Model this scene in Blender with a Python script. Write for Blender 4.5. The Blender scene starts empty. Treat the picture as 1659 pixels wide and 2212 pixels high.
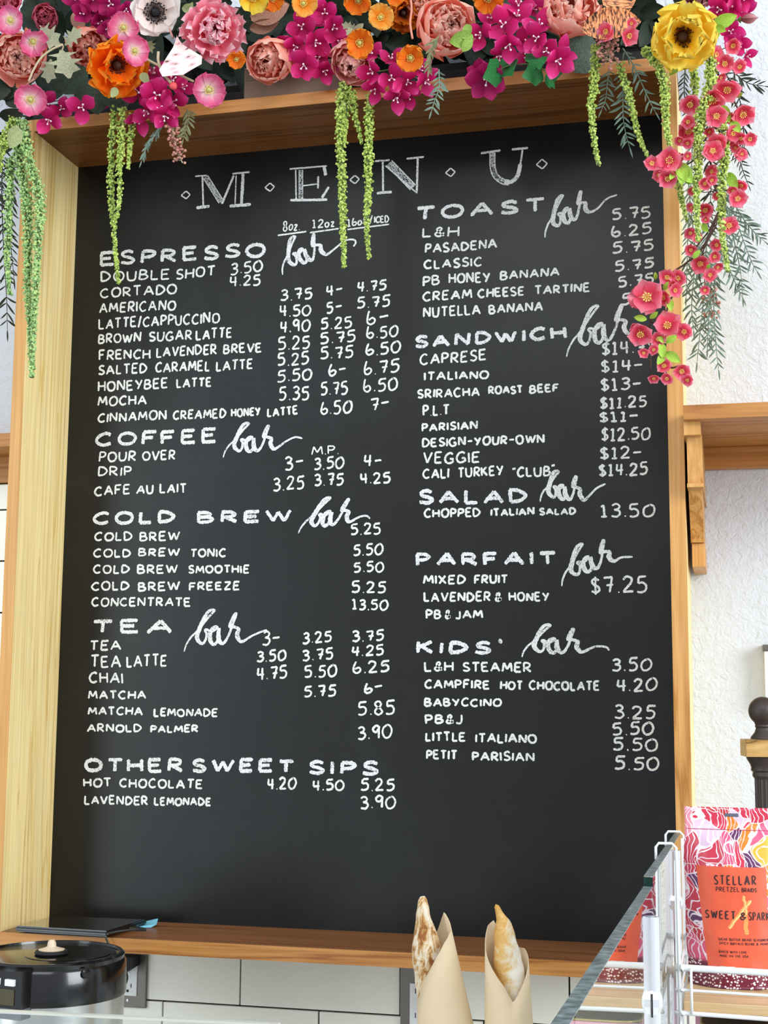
import bpy, bmesh, math, random
from mathutils import Vector, Matrix, noise
# ---------------------------------------------------------------- camera
F_PX, FW, FH = 3039.2185, 1659.0, 2212.0
CAM = Vector((1.0456933, -2.0684902, 0.3309790))
PITCH, YAW, ROLL = 0.13639384, 0.24314236, -0.00785912
ROT = (Matrix.Rotation(YAW, 3, 'Z') @ Matrix.Rotation(PITCH, 3, 'X') @ Matrix.Rotation(ROLL, 3, 'Y'))
RIGHT, FWD, UP = ROT.col[0].copy(), ROT.col[1].copy(), ROT.col[2].copy()
scene = bpy.context.scene
COL = scene.collection
cd = bpy.data.cameras.new('camera'); cam = bpy.data.objects.new('camera', cd); COL.objects.link(cam)
cd.sensor_fit = 'VERTICAL'; cd.sensor_height = 36.0; cd.lens = F_PX / FH * 36.0; cd.clip_start = 0.05
mw = Matrix.Identity(4)
for i in range(3):
    mw[i][0] = RIGHT[i]; mw[i][1] = UP[i]; mw[i][2] = -FWD[i]; mw[i][3] = CAM[i]
cam.matrix_world = mw
scene.camera = cam
# ---------------------------------------------------------------- light
world = bpy.data.worlds.new('daylight'); scene.world = world; world.use_nodes = True
bg = world.node_tree.nodes['Background']; bg.inputs[0].default_value = (0.92, 0.97, 1.04, 1); bg.inputs[1].default_value = 0.80
def area(name, loc, target, sx, sy, energy, color):
    l = bpy.data.lights.new(name, 'AREA'); l.shape = 'RECTANGLE'; l.size = sx; l.size_y = sy; l.energy = energy; l.color = color
    o = bpy.data.objects.new(name, l); COL.objects.link(o); o.location = loc
    o.rotation_euler = (Vector(target) - Vector(loc)).to_track_quat('-Z', 'Y').to_euler(); return o
area('window_light_right', (4.3, -2.2, 1.55), (0.2, 0, 0.6), 1.9, 2.0, 164, (0.91, 0.965, 1.0))
area('window_light_front', (0.9, -4.3, 3.2), (0.6, 0, 0.7), 3.2, 1.6, 60, (0.92, 0.97, 1.0))
area('window_light_left', (-1.9, -3.5, 0.6), (0.3, 0, 0.4), 1.2, 3.0, 38, (0.84, 0.95, 1.0))
scene.view_settings.view_transform = 'Standard'; scene.view_settings.look = 'None'
scene.view_settings.exposure = 0.0; scene.view_settings.gamma = 1.0; scene.view_settings.use_curve_mapping = False
# ---------------------------------------------------------------- geometry helpers
def ray(px, py):
    return RIGHT * ((px - FW/2)/F_PX) + FWD - UP * ((py - FH/2)/F_PX)
def at(px, py, Y):                      # point of the vertical plane y=Y seen at that spot of the photograph
    v = ray(px, py); return CAM + v * ((Y - CAM.y)/v.y)
def atz(px, py, Z):
    v = ray(px, py); return CAM + v * ((Z - CAM.z)/v.z)
def pxm(px, py, Y): return (at(px, py, Y) - CAM).dot(FWD) / F_PX      # metres per pixel there
def lin(c): return tuple((x/255/12.92 if x/255 <= 0.04045 else ((x/255+0.055)/1.055)**2.4) for x in c)
def L4(c): return lin(c) + (1,)
def mesh_obj(name, verts, faces, mat=None, parent=None, smooth=False, uvs=None, loc=None):
    me = bpy.data.meshes.new(name); me.from_pydata([tuple(v) for v in verts], [], faces)
    if uvs is not None:
        ul = me.uv_layers.new(name='UVMap')
        for lp in me.loops: ul.data[lp.index].uv = uvs[lp.vertex_index]
    if mat: me.materials.append(mat)
    if smooth: me.polygons.foreach_set('use_smooth', [True]*len(me.polygons))
    me.update(); return link(name, me, parent, loc)
def link(name, me, parent=None, loc=None):
    o = bpy.data.objects.new(name, me); COL.objects.link(o)
    if loc is not None: o.location = loc
    if parent: o.parent = parent
    return o
def thing(name, label, cat, loc=(0,0,0), group=None):
    o = bpy.data.objects.new(name, None); COL.objects.link(o); o.location = loc; o.empty_display_size = 0.02
    return tag(o, label, cat, group)
def tag(o, label, cat, group=None, kind=None):
    o['label'] = label; o['category'] = cat
    if group: o['group'] = group
    if kind: o['kind'] = kind
    return o
class MB:                                # collects shapes for ONE mesh; coordinates are world, made local on build
    def __init__(s): s.v = []; s.f = []
    def box(s, x0, x1, y0, y1, z0, z1, bev=0.0):
        b = len(s.v)
        if bev <= 0:
            s.v += [Vector(p) for p in ((x0,y0,z0),(x1,y0,z0),(x1,y1,z0),(x0,y1,z0),(x0,y0,z1),(x1,y0,z1),(x1,y1,z1),(x0,y1,z1))]
            s.f += [tuple(b+i for i in q) for q in ((3,2,1,0),(4,5,6,7),(0,1,5,4),(1,2,6,5),(2,3,7,6),(3,0,4,7))]
        else:
            bm = bmesh.new(); bmesh.ops.create_cube(bm, size=1)
            for v in bm.verts: v.co = Vector(((x0+x1)/2+v.co.x*(x1-x0), (y0+y1)/2+v.co.y*(y1-y0), (z0+z1)/2+v.co.z*(z1-z0)))
            bmesh.ops.bevel(bm, geom=bm.edges[:], offset=bev, segments=2, affect='EDGES', profile=0.7)
            s.bm(bm)
        return s
    def bm(s, bm):
        b = len(s.v); bm.verts.ensure_lookup_table(); bm.verts.index_update()
        s.v += [v.co.copy() for v in bm.verts]; s.f += [tuple(b+v.index for v in f.verts) for f in bm.faces]; bm.free(); return s
    def tube(s, pts, r, n=8, closed=False, caps=True):
        pts = [Vector(p) for p in pts]; rs = r if isinstance(r, (list, tuple)) else [r]*len(pts)
        b = len(s.v); N = len(pts); up = None
        for i, p in enumerate(pts):
            t = ((pts[(i+1) % N] if (closed or i < N-1) else p) - (pts[i-1] if (closed or i > 0) else p))
            if t.length < 1e-9: t = Vector((0,0,1))
            t.normalize()
            if up is None: up = t.orthogonal().normalized()
            up = (up - t*up.dot(t)); up = up.normalized() if up.length > 1e-6 else t.orthogonal().normalized()
            w = t.cross(up)
            for k in range(n):
                a = 2*math.pi*k/n; s.v.append(p + (up*math.cos(a) + w*math.sin(a))*rs[i])
        for i in range(N if closed else N-1):
            for k in range(n):
                i2 = (i+1) % N; s.f.append((b+i*n+k, b+i*n+(k+1)%n, b+i2*n+(k+1)%n, b+i2*n+k))
        if caps and not closed:
            s.f.append(tuple(b+k for k in range(n))[::-1]); s.f.append(tuple(b+(N-1)*n+k for k in range(n)))
        return s
    def lathe(s, prof, c, n=32, axis=Vector((0,0,1)), xdir=None):
        axis = Vector(axis).normalized(); x = xdir or axis.orthogonal().normalized(); y = axis.cross(x); b = len(s.v); c = Vector(c)
        for r, h in prof:
            for k in range(n):
                a = 2*math.pi*k/n; s.v.append(c + (x*math.cos(a)+y*math.sin(a))*max(r, 1e-5) + axis*h)
        for i in range(len(prof)-1):
            for k in range(n): s.f.append((b+i*n+k, b+i*n+(k+1)%n, b+(i+1)*n+(k+1)%n, b+(i+1)*n+k))
        s.f.append(tuple(b+k for k in range(n))[::-1]); s.f.append(tuple(b+(len(prof)-1)*n+k for k in range(n)))
        return s
    def prism(s, poly, d):               # poly: 3D points, extruded by vector d
        b = len(s.v); n = len(poly); s.v += [Vector(p) for p in poly] + [Vector(p)+Vector(d) for p in poly]
        s.f += [tuple(range(b, b+n)), tuple(range(b+2*n-1, b+n-1, -1))]
        for i in range(n): s.f.append((b+i, b+n+i, b+n+(i+1)%n, b+(i+1)%n))
        return s
    def build(s, name, mat, parent=None, smooth=False, loc=None):
        if loc is None:
            loc = Vector((0,0,0))
            if parent is None or parent.get('kind') == 'structure':
                lo = Vector([min(v[i] for v in s.v) for i in range(3)]); hi = Vector([max(v[i] for v in s.v) for i in range(3)])
                loc = (lo+hi)/2 if parent is None else Vector((0,0,0))
        off = Vector(loc) if parent is None else Vector(parent.get('_o', (0,0,0)))
        p = parent; off = Vector(loc)
        if parent is not None: off = wloc(parent)
        o = mesh_obj(name, [v-off for v in s.v], s.f, mat, parent, smooth, loc=(loc if parent is None else None))
        bm = bmesh.new(); bm.from_mesh(o.data); bmesh.ops.recalc_face_normals(bm, faces=bm.faces[:]); bm.to_mesh(o.data); bm.free()
        if smooth == 'auto': autosmooth(o.data)
        return o
def autosmooth(me, deg=35):
    me.polygons.foreach_set('use_smooth', [True]*len(me.polygons))
    bm = bmesh.new(); bm.from_mesh(me)
    for e in bm.edges:
        if len(e.link_faces) == 2 and e.calc_face_angle(0) > math.radians(deg): e.smooth = False
    bm.to_mesh(me); bm.free()
def wloc(o):
    v = Vector(o.location)
    while o.parent: o = o.parent; v = v + Vector(o.location)
    return v
def crom(pts, step=6):                   # catmull-rom through the points
    pts = [Vector(p) for p in pts]
    if len(pts) < 3: return pts
    P = [pts[0]*2-pts[1]] + pts + [pts[-1]*2-pts[-2]]; out = []
    for i in range(1, len(P)-2):
        for k in range(step):
            t = k/step; a, b, c, d = P[i-1], P[i], P[i+1], P[i+2]
            out.append(0.5*((2*b) + (c-a)*t + (2*a-5*b+4*c-d)*t*t + (3*b-3*c+d-a)*t**3))
    out.append(pts[-1]); return out
# ---------------------------------------------------------------- materials
def newmat(name):
    m = bpy.data.materials.new(name); m.use_nodes = True; nt = m.node_tree; b = nt.nodes['Principled BSDF']; return m, nt, b
def N(nt, t, **kw):
    n = nt.nodes.new(t)
    for k, v in kw.items(): setattr(n, k, v)
    return n
def ramp(nt, stops, fac=None, interp='LINEAR'):
    r = N(nt, 'ShaderNodeValToRGB'); e = r.color_ramp.elements; r.color_ramp.interpolation = interp
    while len(e) < len(stops): e.new(0.5)
    for i, (p, c) in enumerate(stops): e[i].position = p; e[i].color = L4(c)
    if fac is not None: nt.links.new(fac, r.inputs[0])
    return r
def plain(name, c, rough=0.5, metal=0.0, spec=0.5, coat=0.0, trans=0.0, ior=1.45, alpha=None):
    m, nt, b = newmat(name); b.inputs['Base Color'].default_value = L4(c); b.inputs['Roughness'].default_value = rough
    b.inputs['Metallic'].default_value = metal; b.inputs['Specular IOR Level'].default_value = spec; b.inputs['Coat Weight'].default_value = coat
    b.inputs['Transmission Weight'].default_value = trans; b.inputs['IOR'].default_value = ior
    return m
def coords(nt, scale, kind='Object', rot=(0,0,0)):
    tc = N(nt, 'ShaderNodeTexCoord'); mp = N(nt, 'ShaderNodeMapping'); mp.inputs['Scale'].default_value = scale; mp.inputs['Rotation'].default_value = rot
    nt.links.new(tc.outputs[kind], mp.inputs[0]); return mp.outputs[0]
def noise_tex(nt, vec, scale, detail=4, rough=0.5, dist=0.0):
    n = N(nt, 'ShaderNodeTexNoise'); n.inputs['Scale'].default_value = scale; n.inputs['Detail'].default_value = detail
    n.inputs['Roughness'].default_value = rough; n.inputs['Distortion'].default_value = dist
    if vec is not None: nt.links.new(vec, n.inputs['Vector'])
    return n.outputs['Fac']
def bump(nt, b, h, strength, dist):
    bp = N(nt, 'ShaderNodeBump'); bp.inputs['Strength'].default_value = strength; bp.inputs['Distance'].default_value = dist
    nt.links.new(h, bp.inputs['Height']); nt.links.new(bp.outputs[0], b.inputs['Normal'])
def mixc(nt, fac, a, b, mode='MIX'):
    m = N(nt, 'ShaderNodeMix', data_type='RGBA', blend_type=mode)
    for s, v in ((0, fac), (6, a), (7, b)):
        if isinstance(v, (int, float)): m.inputs[s].default_value = v
        elif isinstance(v, tuple): m.inputs[s].default_value = v
        else: nt.links.new(v, m.inputs[s])
    return m.outputs[2]
def wood(name, dark, mid, light, axis, rough=0.42, fig=1.0):
    m, nt, b = newmat(name)
    a = {'x': (0.35, 9, 9), 'z': (9, 9, 0.35)}[axis]
    v = coords(nt, a)
    n1 = noise_tex(nt, v, 2.2, 5, 0.55, 0.6*fig)
    w = N(nt, 'ShaderNodeMath', operation='MULTIPLY'); w.inputs[1].default_value = 9.0; nt.links.new(n1, w.inputs[0])
    fr = N(nt, 'ShaderNodeMath', operation='PINGPONG'); fr.inputs[1].default_value = 1.0; nt.links.new(w.outputs[0], fr.inputs[0])
    r = ramp(nt, [(0.0, dark), (0.18, mid), (0.6, light), (1.0, mid)], fr.outputs[0])
    v2 = coords(nt, {'x': (3, 160, 160), 'z': (160, 160, 3)}[axis]); n2 = noise_tex(nt, v2, 1.0, 3, 0.6)
    r2 = ramp(nt, [(0.3, (205, 195, 185)), (0.6, (255, 255, 255))], n2)
    c = mixc(nt, 0.55, r.outputs[0], r2.outputs[0], 'MULTIPLY'); nt.links.new(c, b.inputs['Base Color'])
    b.inputs['Roughness'].default_value = rough; b.inputs['Specular IOR Level'].default_value = 0.4
    bump(nt, b, n2, 0.15, 0.001); return m
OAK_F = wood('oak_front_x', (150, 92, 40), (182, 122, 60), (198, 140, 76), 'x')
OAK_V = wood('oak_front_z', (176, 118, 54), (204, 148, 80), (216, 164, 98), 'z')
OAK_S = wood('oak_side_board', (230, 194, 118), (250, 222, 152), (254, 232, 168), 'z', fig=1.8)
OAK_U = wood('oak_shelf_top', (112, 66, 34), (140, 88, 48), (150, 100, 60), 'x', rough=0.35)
PINE = wood('rack_shelf_wood', (196, 160, 112), (220, 186, 138), (232, 204, 160), 'x')
WHITE_M = plain('white_enamel', (236, 238, 238), 0.3)
BLACK_P = plain('black_plastic', (12, 12, 14), 0.18, coat=0.3)
BLACK_R = plain('black_matte', (16, 15, 14), 0.6)
STEEL = plain('brushed_steel', (196, 196, 194), 0.24, 1.0)
GREYM = plain('nickel_plate', (118, 114, 108), 0.42, 0.85)
CHROME = plain('chrome', (242, 245, 250), 0.2, 0.7)
def wallmat(name, base):
    m, nt, b = newmat(name); b.inputs['Base Color'].default_value = L4(base); b.inputs['Roughness'].default_value = 0.72
    v = coords(nt, (1, 1, 1)); a = noise_tex(nt, v, 75, 4, 0.6, 0.8); c = noise_tex(nt, v, 190, 3, 0.6, 0.3)
    ad = N(nt, 'ShaderNodeMath', operation='ADD'); nt.links.new(a, ad.inputs[0]); ml = N(nt, 'ShaderNodeMath', operation='MULTIPLY'); ml.inputs[1].default_value = 0.4
    nt.links.new(c, ml.inputs[0]); nt.links.new(ml.outputs[0], ad.inputs[1]); bump(nt, b, ad.outputs[0], 0.55, 0.006); return m
PLASTER = wallmat('orange_peel_plaster', (214, 219, 226))
# ---------------------------------------------------------------- wall, tiles
def struct(name, mb, m, parent=None):
    o = mb.build(name, m, parent)
    if parent is None: o['kind'] = 'structure'
    return o
wall = struct('wall_back', MB().box(-1.2, 2.2, 0.012, 0.14, -0.6, 2.4), PLASTER)
floor = struct('floor', MB().box(-2.6, 4.2, -5.4, 0.12, -1.3, -1.25), plain('grey_floor', (122, 126, 128), 0.5))
TILE = plain('cream_glazed_tile', (246, 245, 232), 0.16, coat=0.2)
GROUT = plain('dark_grout', (36, 31, 34), 0.85)
W, H, D, WL, WR, TT, TS = 0.96715, 1.22, 0.15262, 0.01887, 0.02119, 0.01923, 0.02028
struct('trim_1', MB().box(-0.34, W+0.03, 0.004, 0.012, -0.42, -TS), GROUT).name = 'trim_1'
struct('trim_2', MB().box(-0.34, -WL, 0.004, 0.012, -TS, 0.6868), GROUT).name = 'trim_2'
tcache = {}
def tile(x0, x1, z0, z1):
    g = 0.0012; x0 += g; x1 -= g; z0 += g; z1 -= g
    if x1-x0 < 0.006 or z1-z0 < 0.006: return
    k = (round(x1-x0, 4), round(z1-z0, 4)); c = Vector(((x0+x1)/2, 0.002, (z0+z1)/2))
    if k not in tcache:
        o = MB().box(-k[0]/2, k[0]/2, -0.004, 0.003, -k[1]/2, k[1]/2, 0.0012).build('tile', TILE, None, loc=(0,0,0)); tcache[k] = o.data
        o.parent = wall; o.location = c - wloc(wall)
    else: link('tile', tcache[k], wall, c - wloc(wall))
TP, TH = 0.2458, 0.0843
for r in range(-4, 10):
    z0 = -0.1155 + r*TH; z1 = z0 + TH
    off = 0.3170 if r % 2 == 0 else 0.1941
    for k in range(-4, 5):
        x0 = off + k*TP; x1 = x0 + TP
        if z0 >= -TS: xa, xb = max(x0, -0.34), min(x1, -WL); zz = min(z1, 0.6868)
        else: xa, xb = max(x0, -0.34), min(x1, W+0.03); zz = z1 if z1 < 0 else -TS-0.0001
        if xb - xa > 0.008 and zz - z0 > 0.008: tile(xa, xb, z0, zz)
        if z0 < -TS < z1 and x0 < -WL: tile(max(x0, -0.34), min(x1, -WL), -TS, z1)
# ---------------------------------------------------------------- framed menu board
board = thing('menu_board', 'tall black chalkboard menu in a deep golden oak box frame under the flowers', 'menu board', (0, 0, 0))
def boardmat():
    m, nt, b = newmat('chalkboard_paint')
    v = coords(nt, (1, 1, 1)); n = noise_tex(nt, v, 3.2, 5, 0.6, 0.5); v2 = coords(nt, (3.0, 1, 14.0)); n2 = noise_tex(nt, v2, 3, 4, 0.7, 0.6)
    v3 = coords(nt, (26, 1, 1)); n3 = noise_tex(nt, v3, 4, 3, 0.6)
    r = ramp(nt, [(0.3, (12, 13, 13)), (0.52, (16, 17, 17)), (0.72, (29, 31, 31))], n)
    r2 = ramp(nt, [(0.42, (255, 255, 255)), (0.62, (235, 235, 235)), (0.75, (214, 214, 214))], n2)
    c = mixc(nt, 0.8, r.outputs[0], r2.outputs[0], 'MULTIPLY')
    r3 = ramp(nt, [(0.35, (225, 225, 225)), (0.65, (255, 255, 255))], n3); c = mixc(nt, 0.6, c, r3.outputs[0], 'MULTIPLY')
    nt.links.new(c, b.inputs['Base Color']); b.inputs['Roughness'].default_value = 0.34; b.inputs['Specular IOR Level'].default_value = 0.36
    bump(nt, b, noise_tex(nt, v, 320, 2, 0.5), 0.08, 0.001); return m
MB().box(-0.0005, W, 0, 0.011, 0, H).build('chalk_panel', boardmat(), board)
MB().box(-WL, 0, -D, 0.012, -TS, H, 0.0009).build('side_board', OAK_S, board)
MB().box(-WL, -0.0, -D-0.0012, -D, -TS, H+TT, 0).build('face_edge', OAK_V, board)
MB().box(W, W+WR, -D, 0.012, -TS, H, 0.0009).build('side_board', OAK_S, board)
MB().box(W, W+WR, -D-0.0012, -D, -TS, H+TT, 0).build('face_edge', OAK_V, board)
MB().box(-WL, W+WR, -D, 0.012, H, H+TT, 0.0009).build('top_board', wood('oak_top_shaded', (96, 56, 22), (124, 76, 34), (134, 86, 42), 'x'), board)  # same oak in darker tones: the shade on its underside is put into the colour
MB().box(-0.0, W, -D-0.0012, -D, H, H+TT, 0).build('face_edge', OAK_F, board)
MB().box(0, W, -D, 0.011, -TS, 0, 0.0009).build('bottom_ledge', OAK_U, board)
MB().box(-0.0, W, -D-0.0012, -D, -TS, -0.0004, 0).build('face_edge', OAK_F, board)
# ---------------------------------------------------------------- wall shelves
sh = thing('wall_shelf', 'oak wall shelf on a corbel to the right of the menu board', 'shelf', (1.2, -0.1, 0.7))
sx0 = W+WR+0.0015
MB().box(sx0, 1.75, -0.2167, 0.0119, 0.7049, 0.7242, 0.001).build('shelf_board', OAK_F, sh)
MB().box(sx0+0.004, 1.75, -0.008, 0.0119, 0.6736, 0.7049, 0.001).build('wall_cleat', OAK_F, sh)
co = MB(); xl, xr = at(1484, 990, -0.19).x, at(1517, 990, -0.19).x
co.box(xl-0.003, xr-0.001, -0.205, 0.0119, at(1500, 941, -0.2).z, 0.7049, 0.0008)
co.build('corbel_block', OAK_V, sh)
c2 = MB(); z = [at(1500, y, -0.19).z for y in (941, 1044, 1052, 1156, 1210)]
c2.prism([(xl, -0.19, z[0]), (xl, 0.0119, z[0]), (xl, 0.0119, z[1]), (xl, -0.18, z[1])], (xr-xl, 0, 0))
c2.box(xl-0.0006, xr+0.001, -0.19, 0.0119, z[2], z[1])
a0, a1 = at(1489, 1100, -0.15).x, at(1518, 1100, -0.15).x
prof = [(-0.165, z[2]), (-0.15, z[2]-0.02), (-0.12, z[3]+0.02), (-0.105, z[3])]
c2.prism([(a0, 0.0119, z[2])] + [(a0, y, zz) for y, zz in prof] + [(a0, 0.0119, z[3])], (a1-a0, 0, 0))
c2.build('corbel_scroll', OAK_V, sh)
MB().box(a0+0.001, a1+0.001, -0.1, 0.0119, z[4], z[3]-0.0006, 0.0008).build('corbel_foot', OAK_V, sh)
sl = thing('wall_shelf', 'end of an oak wall shelf to the left of the menu board', 'shelf', (-0.1, -0.05, 0.74))
MB().box(-0.75, -WL-0.004, -0.1, 0.0119, 0.7289, 0.7503, 0.001).build('shelf_board', OAK_F, sl)
MB().box(-0.75, -WL-0.006, -0.012, 0.0119, 0.6875, 0.7289, 0.001).build('wall_cleat', OAK_F, sl)
# ---------------------------------------------------------------- chalk writing
def chalkmat(name, c, lo, hi, scale):
    m, nt, b = newmat(name); v = coords(nt, (1, 1, 1)); n = noise_tex(nt, v, scale, 3, 0.65)
    n2 = noise_tex(nt, v, 45, 2, 0.5); ad = N(nt, 'ShaderNodeMath', operation='MULTIPLY_ADD'); ad.inputs[1].default_value = 0.35; nt.links.new(n2, ad.inputs[0]); nt.links.new(n, ad.inputs[2])
    r = N(nt, 'ShaderNodeMapRange'); r.inputs['From Min'].default_value = lo; r.inputs['From Max'].default_value = hi; nt.links.new(ad.outputs[0], r.inputs[0])
    b.inputs['Base Color'].default_value = L4(c); b.inputs['Roughness'].default_value = 0.95; b.inputs['Specular IOR Level'].default_value = 0.1
    nt.links.new(r.outputs[0], b.inputs['Alpha']); return m
CHALK = chalkmat('chalk_line', (226, 228, 224), 0.42, 0.60, 620)
CHALK_H = chalkmat('chalk_heading', (226, 228, 226), 0.44, 0.66, 560)
CHALK_S = chalkmat('chalk_scribble', (200, 202, 202), 0.58, 0.74, 480)
G = {
'A': (.78, [[(0,0),(.4,1)],[(.4,1),(.78,0)],[(.14,.36),(.64,.38)]], []),
'B': (.62, [[(0,0),(.02,1)]], [[(0,1),(.36,.98),(.5,.78),(.34,.56),(.04,.52)],[(.04,.53),(.42,.5),(.6,.27),(.4,.03),(0,0)]]),
'C': (.68, [], [[(.64,.86),(.42,1),(.14,.82),(0,.46),(.12,.13),(.36,0),(.66,.14)]]),
'D': (.7, [[(.02,0),(.02,1)]], [[(0,1),(.38,.93),(.68,.52),(.42,.1),(0,0)]]),
'E': (.58, [[(.02,0),(.02,1)],[(0,1),(.56,1.02)],[(.02,.52),(.46,.54)],[(0,0),(.58,.02)]], []),
'F': (.56, [[(.02,0),(.02,1)],[(0,1),(.56,1.02)],[(.02,.52),(.46,.54)]], []),
'G': (.74, [[(.42,.42),(.72,.44)],[(.7,.44),(.7,.06)]], [[(.66,.86),(.42,1),(.14,.82),(0,.46),(.12,.13),(.36,0),(.68,.12)]]),
'H': (.68, [[(.02,0),(.02,1)],[(.66,0),(.66,1)],[(.02,.5),(.66,.52)]], []),
'I': (.06, [[(.03,0),(.03,1)]], []),
'J': (.44, [], [[(.42,1),(.43,.4),(.36,.06),(.16,0),(0,.12)]]),
'K': (.62, [[(.02,0),(.02,1)],[(.58,1),(.04,.46)],[(.16,.56),(.62,0)]], []),
'L': (.52, [[(.02,0),(.02,1)],[(0,0),(.52,.02)]], []),
'M': (.86, [[(0,0),(.12,1)],[(.12,1),(.42,.25)],[(.42,.25),(.74,1)],[(.74,1),(.86,0)]], []),
'N': (.7, [[(.02,0),(.03,1)],[(.03,1),(.66,.02)],[(.66,.02),(.68,1.04)]], []),
'O': (.76, [], [[(.36,1),(.1,.82),(.01,.46),(.14,.1),(.38,0),(.64,.12),(.75,.5),(.64,.86),(.36,1)]]),
'P': (.56, [[(.02,0),(.02,1)]], [[(0,1),(.4,.96),(.55,.74),(.38,.5),(.04,.46)]]),
'R': (.62, [[(.02,0),(.02,1)],[(.16,.46),(.62,0)]], [[(0,1),(.4,.96),(.54,.74),(.38,.5),(.04,.46)]]),
'S': (.58, [], [[(.56,.88),(.32,1),(.08,.84),(.12,.6),(.42,.44),(.57,.22),(.36,.01),(0,.1)]]),
'T': (.64, [[(0,1),(.64,1.02)],[(.32,1),(.32,0)]], []),
'U': (.66, [], [[(.02,1),(.02,.5),(.1,.1),(.33,0),(.56,.1),(.64,.5),(.65,1)]]),
'V': (.7, [[(0,1),(.34,0)],[(.34,0),(.7,1)]], []),
'W': (.98, [[(0,1),(.26,0)],[(.26,0),(.48,.86)],[(.48,.86),(.72,0)],[(.72,0),(.98,1)]], []),
'X': (.62, [[(0,1),(.62,0)],[(.6,1),(0,0)]], []),
'Y': (.66, [[(0,1),(.34,.5)],[(.66,1),(.24,0)]], []),
'Z': (.6, [[(0,1),(.58,1)],[(.58,1),(0,0)],[(0,0),(.6,.02)]], []),
'0': (.62, [], [[(.36,1),(.08,.76),(.0,.38),(.12,.04),(.34,0),(.54,.2),(.62,.56),(.52,.9),(.32,1)]]),
'1': (.34, [[(.0,.84),(.18,1)],[(.18,1),(.18,0)],[(0,0),(.34,.01)]], []),
'2': (.56, [[(0,0),(.56,.03)]], [[(.02,.78),(.2,1),(.46,.9),(.44,.6),(.2,.26),(0,0)]]),
'3': (.52, [], [[(.04,.88),(.28,1),(.46,.84),(.38,.62),(.16,.54)],[(.16,.54),(.44,.46),(.5,.22),(.3,.0),(0,.06)]]),
'4': (.54, [[(.08,1),(.04,.42)],[(.04,.42),(.54,.46)],[(.42,1),(.4,0)]], []),
'5': (.54, [[(.1,.98),(.54,1.02)],[(.1,.98),(.06,.58)]], [[(.06,.58),(.34,.62),(.5,.42),(.44,.12),(.22,0),(0,.05)]]),
'6': (.5, [], [[(.16,1.04),(.04,.6),(.03,.2),(.2,0),(.42,.1),(.48,.32),(.32,.48),(.1,.34)]]),
'7': (.54, [[(0,.96),(.5,1)],[(.5,1),(.3,0)],[(.16,.46),(.54,.5)]], []),
'8': (.5, [], [[(.44,.86),(.24,1),(.06,.84),(.12,.62),(.38,.42),(.46,.18),(.24,0),(.03,.16),(.1,.42),(.36,.6),(.44,.86)]]),
'9': (.5, [[(.45,.96),(.42,0)]], [[(.44,.9),(.24,1),(.03,.78),(.1,.54),(.3,.52),(.44,.78)]]),
'$': (.46, [[(.24,1.1),(.22,-.1)]], [[(.44,.84),(.24,.96),(.05,.8),(.12,.58),(.38,.42),(.44,.2),(.24,.04),(0,.14)]]),
'&': (.6, [], [[(.6,.02),(.2,.6),(.16,.86),(.34,.98),(.44,.8),(.3,.58),(.04,.28),(.14,.02),(.38,.04),(.6,.4)]]),
'.': (.08, [[(.02,0),(.08,.05)]], []),
'-': (.5, [[(0,.5),(.5,.54)]], []),
'/': (.3, [[(0,-.1),(.3,1.15)]], []),
'"': (.18, [[(.02,1.15),(.0,.9)],[(.16,1.18),(.14,.92)]], []),
"'": (.06, [], [[(0,1.2),(.08,1.12),(.04,.95)]]),
'o': (.4, [], [[(.18,.62),(.02,.4),(.06,.06),(.22,0),(.38,.2),(.36,.5),(.18,.62)]]),
'z': (.36, [[(0,.6),(.34,.62)],[(.34,.62),(0,0)],[(0,0),(.36,.02)]], []),
}
rnd = random.Random(7)
def strip(V, Fc, pts, w, fn, step, jit=0.14, off=0.0):
    """ribbon of width w along pts (2D, plane units), mapped by fn(x, y, off) to 3D"""
    P = [pts[0]]; 
    for a, b in zip(pts, pts[1:]):
        n = max(1, int((b-a).length/step + .5))
        for k in range(1, n+1): P.append(a + (b-a)*k/n)
    if len(P) < 2: return
    ws = w if isinstance(w, list) else None; b0 = len(V); n = len(P); base = rnd.uniform(0.9, 1.1)
    for i, p in enumerate(P):
        t = (P[min(i+1, n-1)] - P[max(i-1, 0)])
        if t.length < 1e-9: t = Vector((1, 0))
        t.normalize(); nn = Vector((-t.y, t.x))
        wi = (ws[min(len(ws)-1, int(i/(n-1)*(len(ws)-1)+.5))] if ws else w)/2*base
        if i in (0, n-1): wi *= 0.62
        l, r = wi*(1+rnd.uniform(-jit, jit)), wi*(1+rnd.uniform(-jit, jit))
        V.append(fn(*(p+nn*l), off)); V.append(fn(*(p-nn*r), off))
    for i in range(n-1): Fc.append((b0+2*i, b0+2*i+1, b0+2*i+3, b0+2*i+2))
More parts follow.
